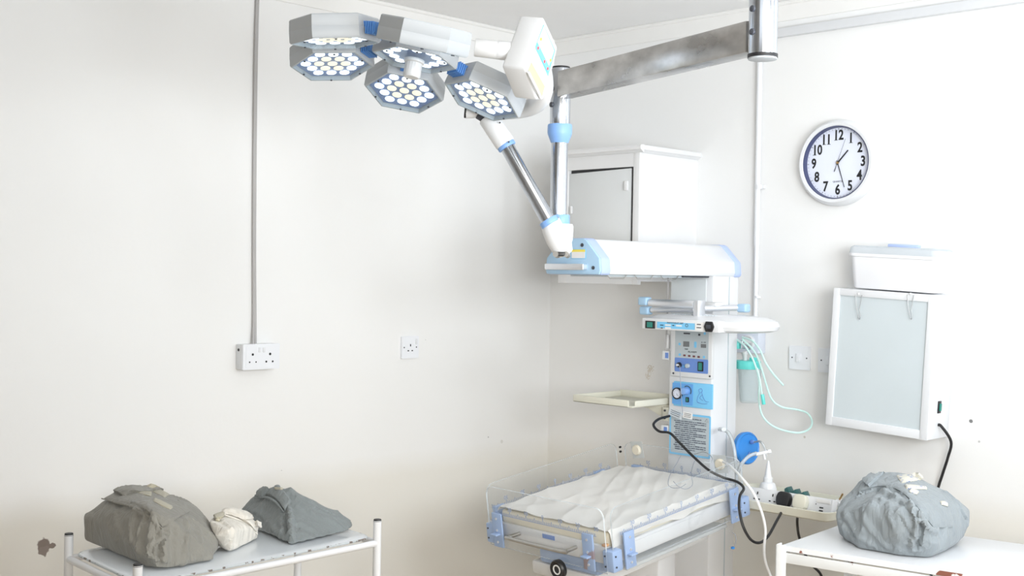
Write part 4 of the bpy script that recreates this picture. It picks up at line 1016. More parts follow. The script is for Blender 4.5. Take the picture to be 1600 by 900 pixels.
def conduit():
    a = hx(1188, 60, 0); ytop = hx(1191, 60, 0).y; y = hx(1185, 400, 0).y; yb = hx(1183, 516, 0).y
    yy = (ytop+yb)/2
    root = empty('conduit_pipe', (-.012, yy, 1.36)); tag(root, 'white vertical conduit pipe down the right wall', 'conduit')
    m = MB(); m.cyl((-.013, ytop, 2.49), (-.013, y, 1.72), .0105, n=20); m.cyl((-.013, y, 1.72), (-.013, yb, 1.36), .0088, n=20); m.build('pipe', WHITE2, root)
    c = hx(1186, 292, -.013); m = MB(); m.cyl((-.013, c.y, c.z-.008), (-.013, c.y, c.z+.008), .0125, n=20); m.box((-.006, c.y, c.z), (.012, .042, .014), .002); m.build('saddle_clip', WHITE2, root)
    c = hx(1184, 464, -.013); MB().cyl((-.013, c.y, c.z-.004), (-.013, c.y, c.z+.004), .0115, n=20).build('pipe_joint', WHITE2, root)
    m = MB(); m.box2((-.022, -5.4, 2.488), (0, ytop+.02, 2.520), .002); tag(m.build('cable_trunking', WHITE2), 'long white cable trunking high along the right wall', 'trunking')
conduit()

# ------------------------------------------------------------------ power strip, plugs, small things on the right tray
TR = .826
def power_strip():
    x = -.372; 
    l = hx(1166, 770, x); r = hx(1298, 792, x); y0, y1 = l.y+.05, r.y; zb = TR+.003
    root = empty('power_strip', (x+.02, (y0+y1)/2, zb)); tag(root, 'white power strip leaning on its edge on the cream tray', 'power strip')
    H = .060; lean = Matrix.Rotation(math.radians(14), 3, 'Y'); base = Vector((x, 0, zb))
    ux = Vector((math.cos(math.radians(14)), 0, -math.sin(math.radians(14)))); uz = Vector((math.sin(math.radians(14)), 0, math.cos(math.radians(14))))
    def S(px, h, dpt=0.0):
        y = hx(px, 785, x).y; return base+Vector((0, y, 0))+uz*h-ux*dpt
    m = MB(); m.prism([base+Vector((0, y0, 0))+uz*a+ux*b for a, b in ((0.006, 0), (H, 0), (H, .034), (.006, .034))], (0, 0, 0), (0, y1-y0, 0), .003); m.build('strip_body', WHITE2, root)
    m = MB()
    for px in (1147, 1181, 1205):
        c = S(px, H*.52, .0006)
        for a, b, w_, h_ in ((0, .011, .004, .009), (.009, -.009, .007, .004), (-.009, -.009, .007, .004)): m.box(c+Vector((0, a, 0))+uz*b, (.0012, w_, h_), 0, Matrix.Rotation(math.radians(14), 3, 'Y'))
    m.build('socket_holes', BLACK, root)
    m = MB(); c = S(1282, H*.38, .0006); m.box(c+uz*.005, (.001, .014, .004), 0); m.box(c-uz*.005, (.001, .014, .004), 0); c = S(1273, H*.62, .0006); m.box(c, (.001, .003, .003)); m.build('usb_ports', BLACK, root)
    MB().box(S(1284, H*.82, .001), (.002, .05, .012), .0005, Matrix.Rotation(math.radians(14), 3, 'Y')).build('end_label', PAPER, root)
    return S, uz, ux
S, suz, sux = power_strip()
def plug(px, m, label, pts, r=.0046, cm=BLACK):
    c = S(px, .034, .0); root = empty('mains_plug', c); tag(root, label, 'plug')
    b = MB(); P = [(-.024, -.016), (-.026, .006), (-.020, .022), (-.010, .026), (.010, .026), (.020, .022), (.026, .006), (.024, -.016), (.012, -.026), (-.012, -.026)]
    b.prism([c+Vector((0, -a, 0))+suz*h-sux*.0 for a, h in P], (0, 0, 0), -sux*.026, .005); b.build('plug_body', m, root)
    g = MB(); g.cyl(c-suz*.024-sux*.012, c-suz*.040-sux*.012, .0062, .0048, n=12); g.build('cord_grip', cm, root)
    k = MB(); k.tube([c-suz*.036-sux*.012]+pts, r, n=10, smooth=6); k.build('mains_cord', cm, root)
    return root
plug(1226, BLACK, 'black mains plug with looping black cord in the power strip',
     [at(1213, 815, 3.98), at(1200, 838, 3.95), at(1187, 848, 3.93), at(1173, 843, 3.92), at(1161, 822, 3.92), at(1155, 795, 3.94), at(1156, 775, 3.98), at(1162, 763, 4.0), at(1152, 753, 4.02), at(1130, 746, 4.05), at(1108, 735, 4.08), at(1085, 715, 4.14), at(1062, 692, 4.18), at(1047, 677, 4.2), at(1030, 674, 4.22), at(1021, 664, 4.24), at(1029, 655, 4.28), at(1046, 650, 4.33)])
plug(1252, CREAM, 'cream mains plug with black cord in the power strip, right of the black plug',
     [at(1246, 808, 4.05), at(1246, 822, 4.08), at(1249, 840, 4.12), at(1258, 866, 4.15), at(1270, 884, 4.17), at(1283, 899, 4.18), at(1290, 930, 4.2)])
def loose_plug():
    c = Vector((-.24, 0, TR+.02)); c.y = hx(1312, 768, -.24).y; root = empty('loose_plug', c); tag(root, 'loose white plug with brass pins pointing up on the cream tray', 'plug')
    Rm = Matrix.Rotation(.5, 3, 'X')
    P = [(-.024, -.012), (-.018, .016), (.018, .016), (.024, -.012), (.010, -.024), (-.010, -.024)]
    m = MB(); m.prism([c+Rm @ Vector((a, b, -.002)) for a, b in P], (0, 0, 0), Rm @ Vector((0, 0, .020)), .004); m.build('plug_body', WHITE2, root)
    for a, b in ((0, .010), (-.010, -.010), (.010, -.010)):
        q = c+Rm @ Vector((a, b, .018)); MB().cyl(q, q+Rm @ Vector((0, 0, .024)), .0032, n=8).build('plug_pin', BRASS, root)
loose_plug()
m = MB(); a = hx(1228, 758, -.30); b = hx(1262, 765, -.30)
random.seed(9)
P = []
for k in range(9): P.append(Vector((-.31, a.y+(b.y-a.y)*k/8, TR+.062+.010*math.sin(k*2.1)-.0012*k)))
for k in range(8, -1, -1): P.append(Vector((-.31, a.y+(b.y-a.y)*k/8, TR+.004)))
m.prism(P, (0, 0, 0), (.03, 0, 0), .001)
tag(m.build('crumpled_packet', mat('dark_green_foil', (.03, .10, .10), .3, var=.5, vscale=80)), 'dark green crumpled packet standing behind the power strip', 'packet')
c = Vector((-.355, hx(1299, 785, -.355).y, TR+.003)); root = empty('small_vial', c); tag(root, 'tiny yellow vial beside the end of the power strip', 'vial')
MB().cyl(c, c+ZW*.026, .0065, n=14, bev=.001).build('vial_body', mat('amber_glass', (.75, .50, .12), .2), root); MB().cyl(c+ZW*.025, c+ZW*.036, .005, n=14, bev=.001).build('vial_cap', PAPER, root)

# squeeze bottle on the tray behind the strip
c = Vector((-.27, hx(1200, 750, -.27).y, TR+.003)); root = empty('squeeze_bottle', c); tag(root, 'white squeeze bottle with tapering nozzle behind the power strip', 'bottle')
MB().lathe([(0, 0), (.028, 0), (.030, .004), (.030, .045), (.024, .062), (.012, .068)], c, ZW).build('bottle_body', WHITE2, root)
MB().lathe([(.014, .066), (.016, .068), (.016, .080), (.012, .085), (.005, .13), (.0025, .140), (0, .140)], c, ZW).build('nozzle', WHITE, root)

# round blue suction unit and hoses
c = at(1165, 700, 4.27); ax = (-cF*.80+cR*.55+cU*.05).normalized()
root = empty('suction_regulator', c); tag(root, 'round blue plastic suction dial beside the warmer column', 'suction regulator')
MB().lathe([(0, -.012), (.050, -.012), (.056, -.006), (.057, .010), (.052, .016), (.048, .013), (0, .013)], c, ax, 28).build('dial_body', BLUE, root)
q = c+ax*.012+cU*.022+cR*.012; MB().cyl(q, q+ax*.014, .008, .006, n=14, bev=.001).build('dial_spigot', PANDK, root)
m = MB(); m.box(c+ax*.014-cU*.018, (.004, .006, .006)); m.tube([c+ax*.0135-cU*.012+cR*.006, c+ax*.0135-cU*.02+cR*.001, c+ax*.0135-cU*.012-cR*.006], .0015, n=6, smooth=2); m.build('dial_mark', PANDK, root)
m = MB(); m.tube([q+ax*.012, at(1188, 690, 4.2), at(1195, 700, 4.18), at(1197, 714, 4.17)], .0035, n=8, smooth=6); tag(m.build('thin_hose', HOSE), 'thin clear hose curling from the blue dial', 'hose')
m = MB(); m.tube([at(1128, 671, 4.22), at(1138, 676, 4.2), at(1145, 692, 4.18), at(1149, 715, 4.17), at(1151, 745, 4.17), at(1151, 780, 4.2)], .0062, n=12, smooth=6); m.cyl(at(1125, 671, 4.27), at(1131, 671, 4.2), .008, n=14); tag(m.build('column_hose', HOSE), 'clear hose arching out of the side of the warmer column', 'hose')
root = empty('hose_connector', at(1190, 708, 4.12)); tag(root, 'white T shaped hose connector on a bent clear hose', 'connector')
m = MB(); m.tube([at(1152, 742, 4.12), at(1158, 726, 4.11), at(1170, 713, 4.11), at(1182, 708, 4.12)], .0062, n=12, smooth=6); m.build('bent_hose', HOSE, root)
m = MB(); m.cyl(at(1181, 710, 4.12), at(1203, 705.5, 4.12), .0062, n=14, bev=.001); m.cyl(at(1200, 706, 4.12), at(1204.5, 705, 4.12), .0080, n=14); m.cyl(at(1193, 708, 4.12), at(1195, 718, 4.12), .0045, n=12); m.build('tee_piece', WHITE2, root)

# suction bottle, turquoise
def suction_bottle():
    d = 4.42; c = at(1169, 576, d); root = empty('suction_bottle', Vector((c.x, c.y, at(1169, 630, d).z))); tag(root, 'clear suction jar with turquoise lid hanging beside the warmer column', 'suction jar')
    zb = at(1169, 629, d).z; zt = at(1169, 576, d).z
    ax = Vector((.0, .0, 1)); o = Vector((c.x, c.y, zb)) + cR*.006
    MB().lathe([(0, 0), (.030, 0), (.034, .004), (.043, zt-zb), (.041, zt-zb), (.032, .006), (0, .004)], o, ZW, 32).build('jar', JAR, root)
    ld = MB(); ld.lathe([(0, zt-zb), (.046, zt-zb), (.047, zt-zb+.004), (.047, zt-zb+.026), (.044, zt-zb+.030), (.02, zt-zb+.030), (0, zt-zb+.030)], o-cR*.008, ZW, 32); ld.box(o-cR*.008+ZW*(zt-zb+.034)+cR*.02, (.022, .022, .014), .003); lid = ld.build('jar_lid', TURQ, root)
    m = MB(); m.cyl(o+ZW*(zt-zb+.028)-cR*.018, o+ZW*(zt-zb+.062)-cR*.020, .008, n=14, bev=.001); m.cyl(o+ZW*(zt-zb+.05)-cR*.018, o+ZW*(zt-zb+.062)-cR*.022, .011, n=14); m.build('lid_spout', OFFW, root)
    m = MB(); a = at(1160, 541, 4.38); m.cyl(a, a+cR*.022-cF*.01, .009, n=16, bev=.002); m.cyl(a-cU*.006, a+cU*.022, .006, n=14); m.cyl(a+cR*.016-cF*.012, a+cR*.028-cF*.018, .012, n=16, bev=.002); m.build('valve', CHROME, root)
    m = MB(); a = at(1153, 532, 4.40); m.cyl(a, a-cU*.03, .011, n=14, bev=.002); m.build('hose_elbow', TURQ, root)
suction_bottle()
def hose(pts, r, m, name, label, cat='hose'):
    k = MB(); k.tube([at(*p) for p in pts], r, n=10, smooth=8); return tag(k.build(name, m), label, cat)
hose([(1152, 531, 4.36), (1165, 542, 4.3), (1178, 565, 4.27), (1186, 595, 4.25), (1186, 628, 4.25), (1193, 652, 4.25), (1212, 668, 4.25), (1243, 676, 4.26), (1262, 672, 4.28), (1269, 660, 4.3), (1262, 646, 4.31), (1245, 640, 4.31), (1222, 636, 4.31), (1206, 624, 4.31), (1197, 600, 4.31), (1188, 570, 4.31), (1178, 548, 4.31), (1160, 530, 4.34)], .0034, TURQHOSE, 'oxygen_hose', 'pale turquoise hose hanging in a wide loop under the light switch')
hose([(1160, 527, 4.35), (1176, 533, 4.3), (1188, 548, 4.27), (1196, 566, 4.26), (1208, 584, 4.26), (1224, 602, 4.27)], .0036, TURQHOSE, 'nasal_hose', 'pale turquoise hose ending in a free tip by the wall box')
root = hose([(1183, 575, 4.22), (1187, 592, 4.21), (1190, 612, 4.21), (1191, 622, 4.21)], .0030, TURQHOSE, 'drip_hose', 'short turquoise hose with connector tip beside the suction jar')
k = MB(); k.cyl(at(1191, 616, 4.21), at(1193.5, 632, 4.21), .0065, n=12, bev=.001); k.build('hose_tip', TURQ, root)
hose([(1130, 722, 4.12), (1142, 729, 4.04), (1160, 748, 3.9), (1177, 770, 3.86), (1190, 800, 3.85), (1196, 828, 3.85), (1194, 855, 3.85), (1196, 878, 3.85), (1206, 905, 3.85)], .0042, mat('white_cord', (.80, .81, .82), .4), 'white_cord', 'thick white cord hanging from the bed past the right hand table', 'cord')
hose([(1044, 424, 4.42), (1043.5, 460, 4.42), (1042.5, 500, 4.42), (1041, 528, 4.42), (1040, 548, 4.42)], .0032, CABLEG, 'sensor_lead', 'grey lead hanging straight down left of the warmer column', 'cable')
wt = mat('thin_wire', (.30, .32, .38), .4)
hose([(1062, 571, 4.27), (1063, 590, 4.265), (1064, 612, 4.26), (1065.5, 632, 4.26), (1067, 645, 4.265)], .0011, wt, 'probe_wire', 'thin wire hanging from the black jack down the column front', 'wire')
hose([(1064, 712, 4.27), (1056, 726, 4.2), (1047, 742, 4.1), (1044, 756, 4.04), (1050, 762, 4.0), (1062, 762, 3.98), (1072, 756, 3.97)], .0012, wt, 'probe_wire', 'thin wire dropping from the notice plate onto the sheet, left of the other loop', 'wire')
hose([(1090, 713, 4.27), (1084, 724, 4.2), (1080, 740, 4.1), (1082, 757, 4.0), (1072, 764, 3.97), (1060, 760, 3.97), (1052, 752, 4.0)], .0012, wt, 'probe_wire', 'thin wire dropping from the notice plate onto the sheet in a wide loop', 'wire')
hose([(1085, 710, 4.26), (1100, 706, 4.2), (1112, 714, 4.15), (1111, 722, 4.12), (1098, 722, 4.12)], .0016, HOSE, 'clear_line', 'short clear line curling over the head guard', 'tube')
for (x0, y0, x1, y1, rr, lb) in ((1045, 640, 1066, 652, -.22, 'pale blue printed paper tag hanging on the warmer column'), (1067, 644, 1082, 654, -.08, 'small white paper tag hanging on the warmer column')):
    k = MB(); c = (hx(x0, y0, -.384)+hx(x1, y1, -.384))/2; w_ = abs(hx(x0, y0, -.384).y-hx(x1, y0, -.384).y); h_ = abs(hx(x0, y0, -.384).z-hx(x0, y1, -.384).z)
    Rm = Matrix.Rotation(-rr, 3, 'X'); k.box(c, (.0012, w_, h_), 0, Rm); root = k.build('paper_tag', PAPER if x0 > 1050 else LIDM); tag(root, lb, 'tag')
    k = MB()
    for j in range(3): k.box(c-XW*.0008+Rm @ Vector((0, 0, h_*(.25-.25*j))), (.0006, w_*.7, .0016), 0, Rm)
    k.build('tag_print', DKGREY, root)
k = MB(); k.tube([at(1144, 832, 3.95), at(1149, 836, 3.95), at(1150, 846, 3.95), at(1147, 853, 3.95)], .0012, n=6, smooth=4); root = k.build('hanging_hook', wt); tag(root, 'small bent wire hook with blue tip under the bed corner', 'hook')
k = MB(); k.box(at(1145, 856, 3.95), (.010, .010, .008), .002); k.build('hook_tip', BLUE, root)

# ------------------------------------------------------------------ trolleys
def left_trolley():
    FL = Vector((-2.467, -.969, 0)); FR = Vector((-1.712, -.932, 0)); BLp = Vector((-2.436, -.548, 0)); BR = BLp+FR-FL
    root = empty('instrument_trolley', (FL+BR)/2); tag(root, 'white tubular instrument trolley with chipped enamel top by the left wall', 'trolley')
    zt = .852
    for i, P in enumerate((FL, FR, BLp, BR)):
        l = MB().cyl((P.x, P.y, .10), (P.x, P.y, .898), .0115, n=20).build('leg', WHITE2, root)
        MB().cyl((P.x, P.y, .895), (P.x, P.y, .902), .0118, .0105, n=20, bev=.001).build('leg_cap', BLACK, l)
        MB().cyl((P.x-.008, P.y, .05), (P.x+.008, P.y, .05), .05, n=24, bev=.004).build('castor', BLACK, root)
    ex = (FR-FL).normalized(); ey = (BLp-FL).normalized()
    for z_ in (zt-.018, .25):
        fr = MB()
        for A, Bq in ((FL, FR), (BLp, BR), (FL, BLp), (FR, BR)): fr.cyl(A+ZW*z_, Bq+ZW*z_, .0095, n=14)
        fr.build('frame_rails', WHITE2, root)
    for z_, nm in ((zt, 'tray_top'), (.27, 'lower_shelf')):
        t = MB(); cx = (FL+BR)/2; w_ = (FR-FL).length-.02; d_ = (BLp-FL).length-.012; ang = math.atan2(ex.y, ex.x)
        pts = []
        for k, (a, b) in enumerate(rrect(w_, d_, .05, 7)): pts.append(cx+ex*a+ey*b+ZW*(z_-.007))
        t.prism(pts, (0, 0, 0), (0, 0, .007), .002); o = t.build(nm, TOPM, root)
        if z_ == zt:
            rm = MB(); rm.tube([p+ZW*.0042 for p in pts], .0028, n=8, closed=True, smooth=0); rm.build('tray_rim', CHIPM, o)
TOPM = mat('enamel_top', (.66, .70, .74), .22, var=.03, coat=.3)
CHIPM = chip_mat('chipped_rim', (.50, .54, .56), (.16, .13, .11), .56)
CHIPW = chip_mat('chipped_white_frame', (.78, .80, .81), (.22, .10, .07), .68, 30)
CHIPE = chip_mat('chipped_white_edge', (.80, .81, .82), (.26, .10, .07), .58, 14)
left_trolley()
def right_table():
    FLc = Vector((-.916, -1.751, 0)); ef = Vector((math.cos(math.radians(-82)), math.sin(math.radians(-82)), 0)); ed = Vector((math.cos(math.radians(5)), math.sin(math.radians(5)), 0))
    Lf, Ld = .85, .47; zt = .85
    root = empty('side_table', FLc+ef*Lf/2+ed*Ld/2); tag(root, 'white steel table with rust chipped edge holding the single blue-grey bundle', 'table')
    t = MB(); P = [FLc, FLc+ef*Lf, FLc+ef*Lf+ed*Ld, FLc+ed*Ld]
    t.prism([p+ZW*(zt-.018) for p in P], (0, 0, 0), (0, 0, .018), .003); top = t.build('table_top', WHITE2, root)
    e = MB(); e.prism([p+ZW*(zt-.016) for p in (FLc-ed*.0008, FLc+ef*Lf-ed*.0008, FLc+ef*Lf+ed*.001, FLc+ed*.001)], (0, 0, 0), (0, 0, .013)); e.build('front_lip', CHIPE, top)
    for z_ in (zt-.048, .28):
        f = MB()
        for A, Bq in ((FLc-ed*.008-ef*.01, FLc-ed*.008+ef*(Lf+.01)), (FLc+ed*(Ld+.004)-ef*.01, FLc+ed*(Ld+.004)+ef*(Lf+.01)), (FLc-ef*.012, FLc-ef*.012+ed*Ld), (FLc+ef*(Lf+.006), FLc+ef*(Lf+.006)+ed*Ld)):
            dr = (Bq-A).normalized(); nn = Vector((-dr.y, dr.x, 0))
            f.prism([A+ZW*z_, A+ZW*(z_+.028), A+ZW*(z_+.028)+nn*.005, A+ZW*z_+nn*.005], (0, 0, 0), Bq-A, .001)
        f.build('table_frame', CHIPW, root)
    for P_, se, sd_ in ((FLc-ef*.014-ed*.010, 1, 1), (FLc+ef*(Lf+.012)-ed*.010, -1, 1), (FLc-ef*.014+ed*(Ld+.006), 1, -1), (FLc+ef*(Lf+.012)+ed*(Ld+.006), -1, -1)):
        l = MB()
        l.prism([P_, P_+ef*se*.030, P_+ef*se*.030+ed*sd_*.004, P_+ed*sd_*.004], (0, 0, 0), ZW*(zt+.001), .001)
        l.prism([P_, P_+ed*sd_*.030, P_+ed*sd_*.030+ef*se*.004, P_+ef*se*.004], (0, 0, 0), ZW*(zt+.001), .001)
        l.build('leg', CHIPW, root)
    s = MB(); s.prism([p+ZW*.29 for p in (FLc, FLc+ef*Lf, FLc+ef*Lf+ed*Ld, FLc+ed*Ld)], (0, 0, 0), (0, 0, .008), .001); s.build('lower_shelf', WHITE2, root)
right_table()

# ------------------------------------------------------------------ cloth bundles
def cloth(name, col, var=.12, vs=9):
    m = mat(name, col, .82, var=var, vscale=vs, sheen=.15)
    nt = m.node_tree; n = nt.nodes; b = n['Principled BSDF']
    tc = n.new('ShaderNodeTexCoord'); mp = n.new('ShaderNodeMapping'); mp.inputs['Scale'].default_value = (6, 6, 2.2); mp.inputs['Rotation'].default_value = (.2, .5, .3)
    nz = n.new('ShaderNodeTexNoise'); nz.inputs['Scale'].default_value = 5; nz.inputs['Detail'].default_value = 7; nz.inputs['Distortion'].default_value = .9
    nt.links.new(tc.outputs['Object'], mp.inputs[0]); nt.links.new(mp.outputs[0], nz.inputs['Vector'])
    bp = n.new('ShaderNodeBump'); bp.inputs['Strength'].default_value = .7; bp.inputs['Distance'].default_value = .016
    nt.links.new(nz.outputs['Fac'], bp.inputs['Height']); nt.links.new(bp.outputs[0], b.inputs['Normal'])
    return m
G1 = cloth('olive_grey_cloth', (.262, .255, .228)); G2 = cloth('slate_grey_cloth', (.205, .23, .235)); G3 = cloth('blue_grey_cloth', (.265, .30, .322)); G4 = cloth('cream_cloth', (.74, .71, .65), .05)
def tape_mat():
    m = bpy.data.materials.new('indicator_tape'); m.use_nodes = True; nt = m.node_tree; n = nt.nodes; b = n['Principled BSDF']; b.inputs['Roughness'].default_value = .6
    uv = n.new('ShaderNodeUVMap'); wv = n.new('ShaderNodeTexWave'); wv.inputs['Scale'].default_value = 1.9; wv.inputs['Distortion'].default_value = 1.5; wv.bands_direction = 'DIAGONAL'
    r = n.new('ShaderNodeValToRGB'); r.color_ramp.elements[0].position = .82; r.color_ramp.elements[1].position = .88; r.color_ramp.elements[0].color = (.56, .52, .40, 1); r.color_ramp.elements[1].color = (.10, .12, .16, 1)
    nt.links.new(uv.outputs[0], wv.inputs['Vector']); nt.links.new(wv.outputs['Fac'], r.inputs[0]); nt.links.new(r.outputs[0], b.inputs['Base Color']); return m
TAPEM = tape_mat()
TAPE2 = chip_mat('inked_tape', (.62, .60, .52), (.16, .22, .42), .60, 90)
def bundle(name, label, group, pts, m, folds, flaps, tapes, vox=.006, smooth=14, namp=.004, seed=1, nscale=9, sc=(1, 1, .5), extra=None, hems=()):
    pts = [Vector(p) for p in pts]
    bm = bmesh.new(); vs = [bm.verts.new(p) for p in pts]
    r = bmesh.ops.convex_hull(bm, input=vs)
    bmesh.ops.delete(bm, geom=[v for v in bm.verts if not v.link_faces], context='VERTS')
    me = bpy.data.meshes.new('h'); bm.to_mesh(me); bm.free()
    o = bpy.data.objects.new('h', me); COL.objects.link(o)
    md = o.modifiers.new('r', 'REMESH'); md.mode = 'VOXEL'; md.voxel_size = vox
    bpy.context.view_layer.update()
    me2 = bpy.data.meshes.new_from_object(o.evaluated_get(bpy.context.evaluated_depsgraph_get()))
    bpy.data.objects.remove(o)
    bm = bmesh.new(); bm.from_mesh(me2); bpy.data.meshes.remove(me2)
    zmin = min(p.z for p in pts)
    for _ in range(smooth): bmesh.ops.smooth_vert(bm, verts=bm.verts[:], factor=.5, use_axis_x=True, use_axis_y=True, use_axis_z=True)
    bm.normal_update()
    bvh = BVHTree.FromBMesh(bm)
    def onsurf(px, py):
        h = bvh.ray_cast(CAM, ray(px, py).normalized())
        if h[0] is not None: return h[0], h[1]
        p = at(px, py, (pts[0]-CAM).dot(cF)); h = bvh.find_nearest(p); return h[0], h[1]
    # traced folds: (pixel polyline, amplitude, width)
    segs = []
    for pl, amp, wd in folds:
        P = [onsurf(*q)[0] for q in pl]
        P, _ = spline(P, 4) if len(P) > 2 else (P, None)
        for a, b in zip(P, P[1:]): segs.append((a, b, amp, wd))
    newco = []
    for v in bm.verts:
        p = v.co; n_ = v.normal.copy()
        q = Vector((p.x*sc[0], p.y*sc[1], p.z*sc[2]))*nscale+Vector((seed*7.1, seed*3.3, 0))
        wv = noise.noise(q*.6)*1.5
        rid = (1-abs(noise.noise(q+Vector((wv, wv*.7, -wv)))))**3-.45
        d = namp*(rid*1.6+noise.noise(q*.45)*1.2)
        best = {}
        for a, b, amp, wd in segs:
            ab = b-a; t = max(0, min(1, (p-a).dot(ab)/max(ab.length_squared, 1e-9))); ds = (p-(a+ab*t)).length
            if ds < wd*3:
                val = amp*(math.exp(-(ds/wd)**2)-.45*math.exp(-((ds-wd*1.7)/(wd*.8))**2))
                k = (amp, wd)
                if k not in best or abs(val) > abs(best[k]): best[k] = val
        d += sum(best.values())
        fade = min(1, max(0, (p.z-zmin)/.012))
        newco.append(p+n_*d*(.25+.75*fade))
    for v, c in zip(bm.verts, newco): v.co = c; v.co.z = max(v.co.z, zmin)
    lo = min(v.co.z for v in bm.verts)
    bm.normal_update()
    mb = MB(); mb.bm.free(); mb.bm = bm
    body = mb.build(name, m); me_ = body.data; me_.shade_smooth()
    tag(body, label, 'cloth bundle', group)
    def flap(quad, off, mm, nm, nx=26, ny=14, th=.0025, uv=None, wob=.002):
        """quad: 4 pixel corners (a b along first edge, c d along second) or two pixel polylines"""
        A, B2 = quad
        def along(pl, t):
            k = t*(len(pl)-1); i = min(int(k), len(pl)-2); f = k-i
            p0 = pl[max(i-1, 0)]; p1 = pl[i]; p2 = pl[i+1]; p3 = pl[min(i+2, len(pl)-1)]
            return tuple(.5*((2*p1[c])+(-p0[c]+p2[c])*f+(2*p0[c]-5*p1[c]+4*p2[c]-p3[c])*f*f+(-p0[c]+3*p1[c]-3*p2[c]+p3[c])*f**3) for c in (0, 1))
        fb = bmesh.new(); rows = []; ul = fb.loops.layers.uv.new('UVMap')
        for i in range(nx+1):
            row = []
            a = along(A, i/nx); b = along(B2, i/nx)
            for j in range(ny+1):
                t = j/ny; px = a[0]*(1-t)+b[0]*t; py = a[1]*(1-t)+b[1]*t
                hit = bvh.ray_cast(CAM, ray(px, py).normalized())
                if hit[0] is None:
                    p = at(px, py, (body.location-CAM).dot(cF)); hit = bvh.find_nearest(p)
                edge = min(i, nx-i, j, ny-j)
                lift = off*(.35 if edge == 0 else 1)+wob*noise.noise(Vector((px*.12, py*.12, seed)))
                row.append((fb.verts.new(hit[0]+hit[1]*lift), i/nx, j/ny))
            rows.append(row)
        for i in range(nx):
            for j in range(ny):
                q = (rows[i][j], rows[i+1][j], rows[i+1][j+1], rows[i][j+1]); f = fb.faces.new([v[0] for v in q])
                for l, v in zip(f.loops, q): l[ul].uv = (v[1]*(uv or 1), v[2])
        for _ in range(4): bmesh.ops.smooth_vert(fb, verts=fb.verts[:], factor=.5, use_axis_x=True, use_axis_y=True, use_axis_z=True)
        bmesh.ops.recalc_face_normals(fb, faces=fb.faces[:])
        fb.normal_update()
        cen = body.location+Vector((0, 0, .06)); sgn = 1 if sum((f.calc_center_median()-cen).dot(f.normal) for f in fb.faces) > 0 else -1
        top = {v: v.co.copy() for v in fb.verts}; nrm = {v: v.normal.copy()*sgn for v in fb.verts}
        bf = [[v for v in f.verts] for f in fb.faces]; buv = [[tuple(l[ul].uv) for l in f.loops] for f in fb.faces]
        bed_ = [tuple(e.verts) for e in fb.edges if e.is_boundary]
        low = {v: fb.verts.new(top[v]-nrm[v]*(th+off*.9)) for v in list(top)}
        for vs_ in bf:
            fb.faces.new([low[v] for v in reversed(vs_)])
        for a_, b_ in bed_: fb.faces.new((a_, b_, low[b_], low[a_]))
        bmesh.ops.recalc_face_normals(fb, faces=fb.faces[:])
        k = MB(); k.bm.free(); k.bm = fb; ob = k.build(nm, mm, body); ob.data.shade_smooth(); return ob
    for q in flaps: flap(q, .0085, m, 'folded_flap', 40, 20, .004, wob=.003)
    for q in tapes: flap(q[:2], .0155, q[2] if len(q) > 2 else TAPEM, 'tape_strip', 14, 4, .0006, uv=6, wob=.0005)['label'] = 'cream tape strip with dark marks'
    for pl in hems:
        P = []
        for i in range(len(pl)): h, nn = onsurf(*pl[i]); P.append(h+nn*.007)
        P = [P[0]]+[(P[i-1]+P[i]*2+P[i+1])/4 for i in range(1, len(P)-1)]+[P[-1]]
        k = MB(); k.tube(P, .0035, n=8, smooth=6, radii=[.0015]+[.0036]*(len(P)-2)+[.0015]); ob = k.build('rolled_hem', m, body)
    return body
Z1 = .855
def bz(px, py, z=Z1): return tuple(hz(px, py, z))
def ap(px, py, d): return tuple(at(px, py, d))
bundle('cloth_bundle', 'large olive grey cloth bundle at the left end of the trolley', None,
  [bz(246, 890), bz(225, 885), bz(132, 846), (-2.26, -.60, Z1), bz(334, 876), bz(338, 862), (-2.05, -.62, Z1), ap(127, 806, 3.28), ap(134, 832, 3.33), ap(158, 778, 3.3), ap(200, 764, 3.36), ap(240, 764, 3.4), ap(268, 772, 3.38), ap(236, 797, 3.04), ap(262, 810, 3.05), ap(300, 790, 3.3), ap(337, 838, 3.2), ap(320, 812, 3.25), ap(240, 874, 2.985), ap(258, 880, 2.995), ap(200, 845, 3.06), ap(190, 800, 3.14)],
  G1,
  [([(163, 775), (195, 780), (222, 792), (243, 812), (255, 840), (258, 875)], .006, .010), ([(262, 830), (250, 850), (248, 868)], -.006, .006), ([(238, 845), (232, 862), (244, 876)], .005, .006), ([(180, 800), (186, 830), (200, 850)], .004, .012), ([(210, 800), (205, 840), (225, 870)], .004, .010), ([(150, 800), (150, 830)], .003, .010), ([(270, 820), (268, 880)], -.004, .008), ([(290, 815), (290, 850), (285, 880)], .004, .010), ([(310, 825), (315, 865)], .004, .009), ([(236, 800), (224, 812)], -.005, .006)],
  [([(161, 781), (185, 789), (212, 792), (234, 803), (252, 826)], [(196, 765), (215, 762), (240, 765), (264, 775), (300, 800)])],
  [([(205, 768), (238, 772)], [(208, 775), (236, 782)]), ([(236, 764), (266, 776)], [(228, 770), (256, 784)]), ([(240, 782), (270, 797)], [(236, 789), (264, 802)])], seed=1, namp=.006, smooth=9, hems=[[(161, 782), (186, 790), (212, 793), (234, 804), (252, 828)]])
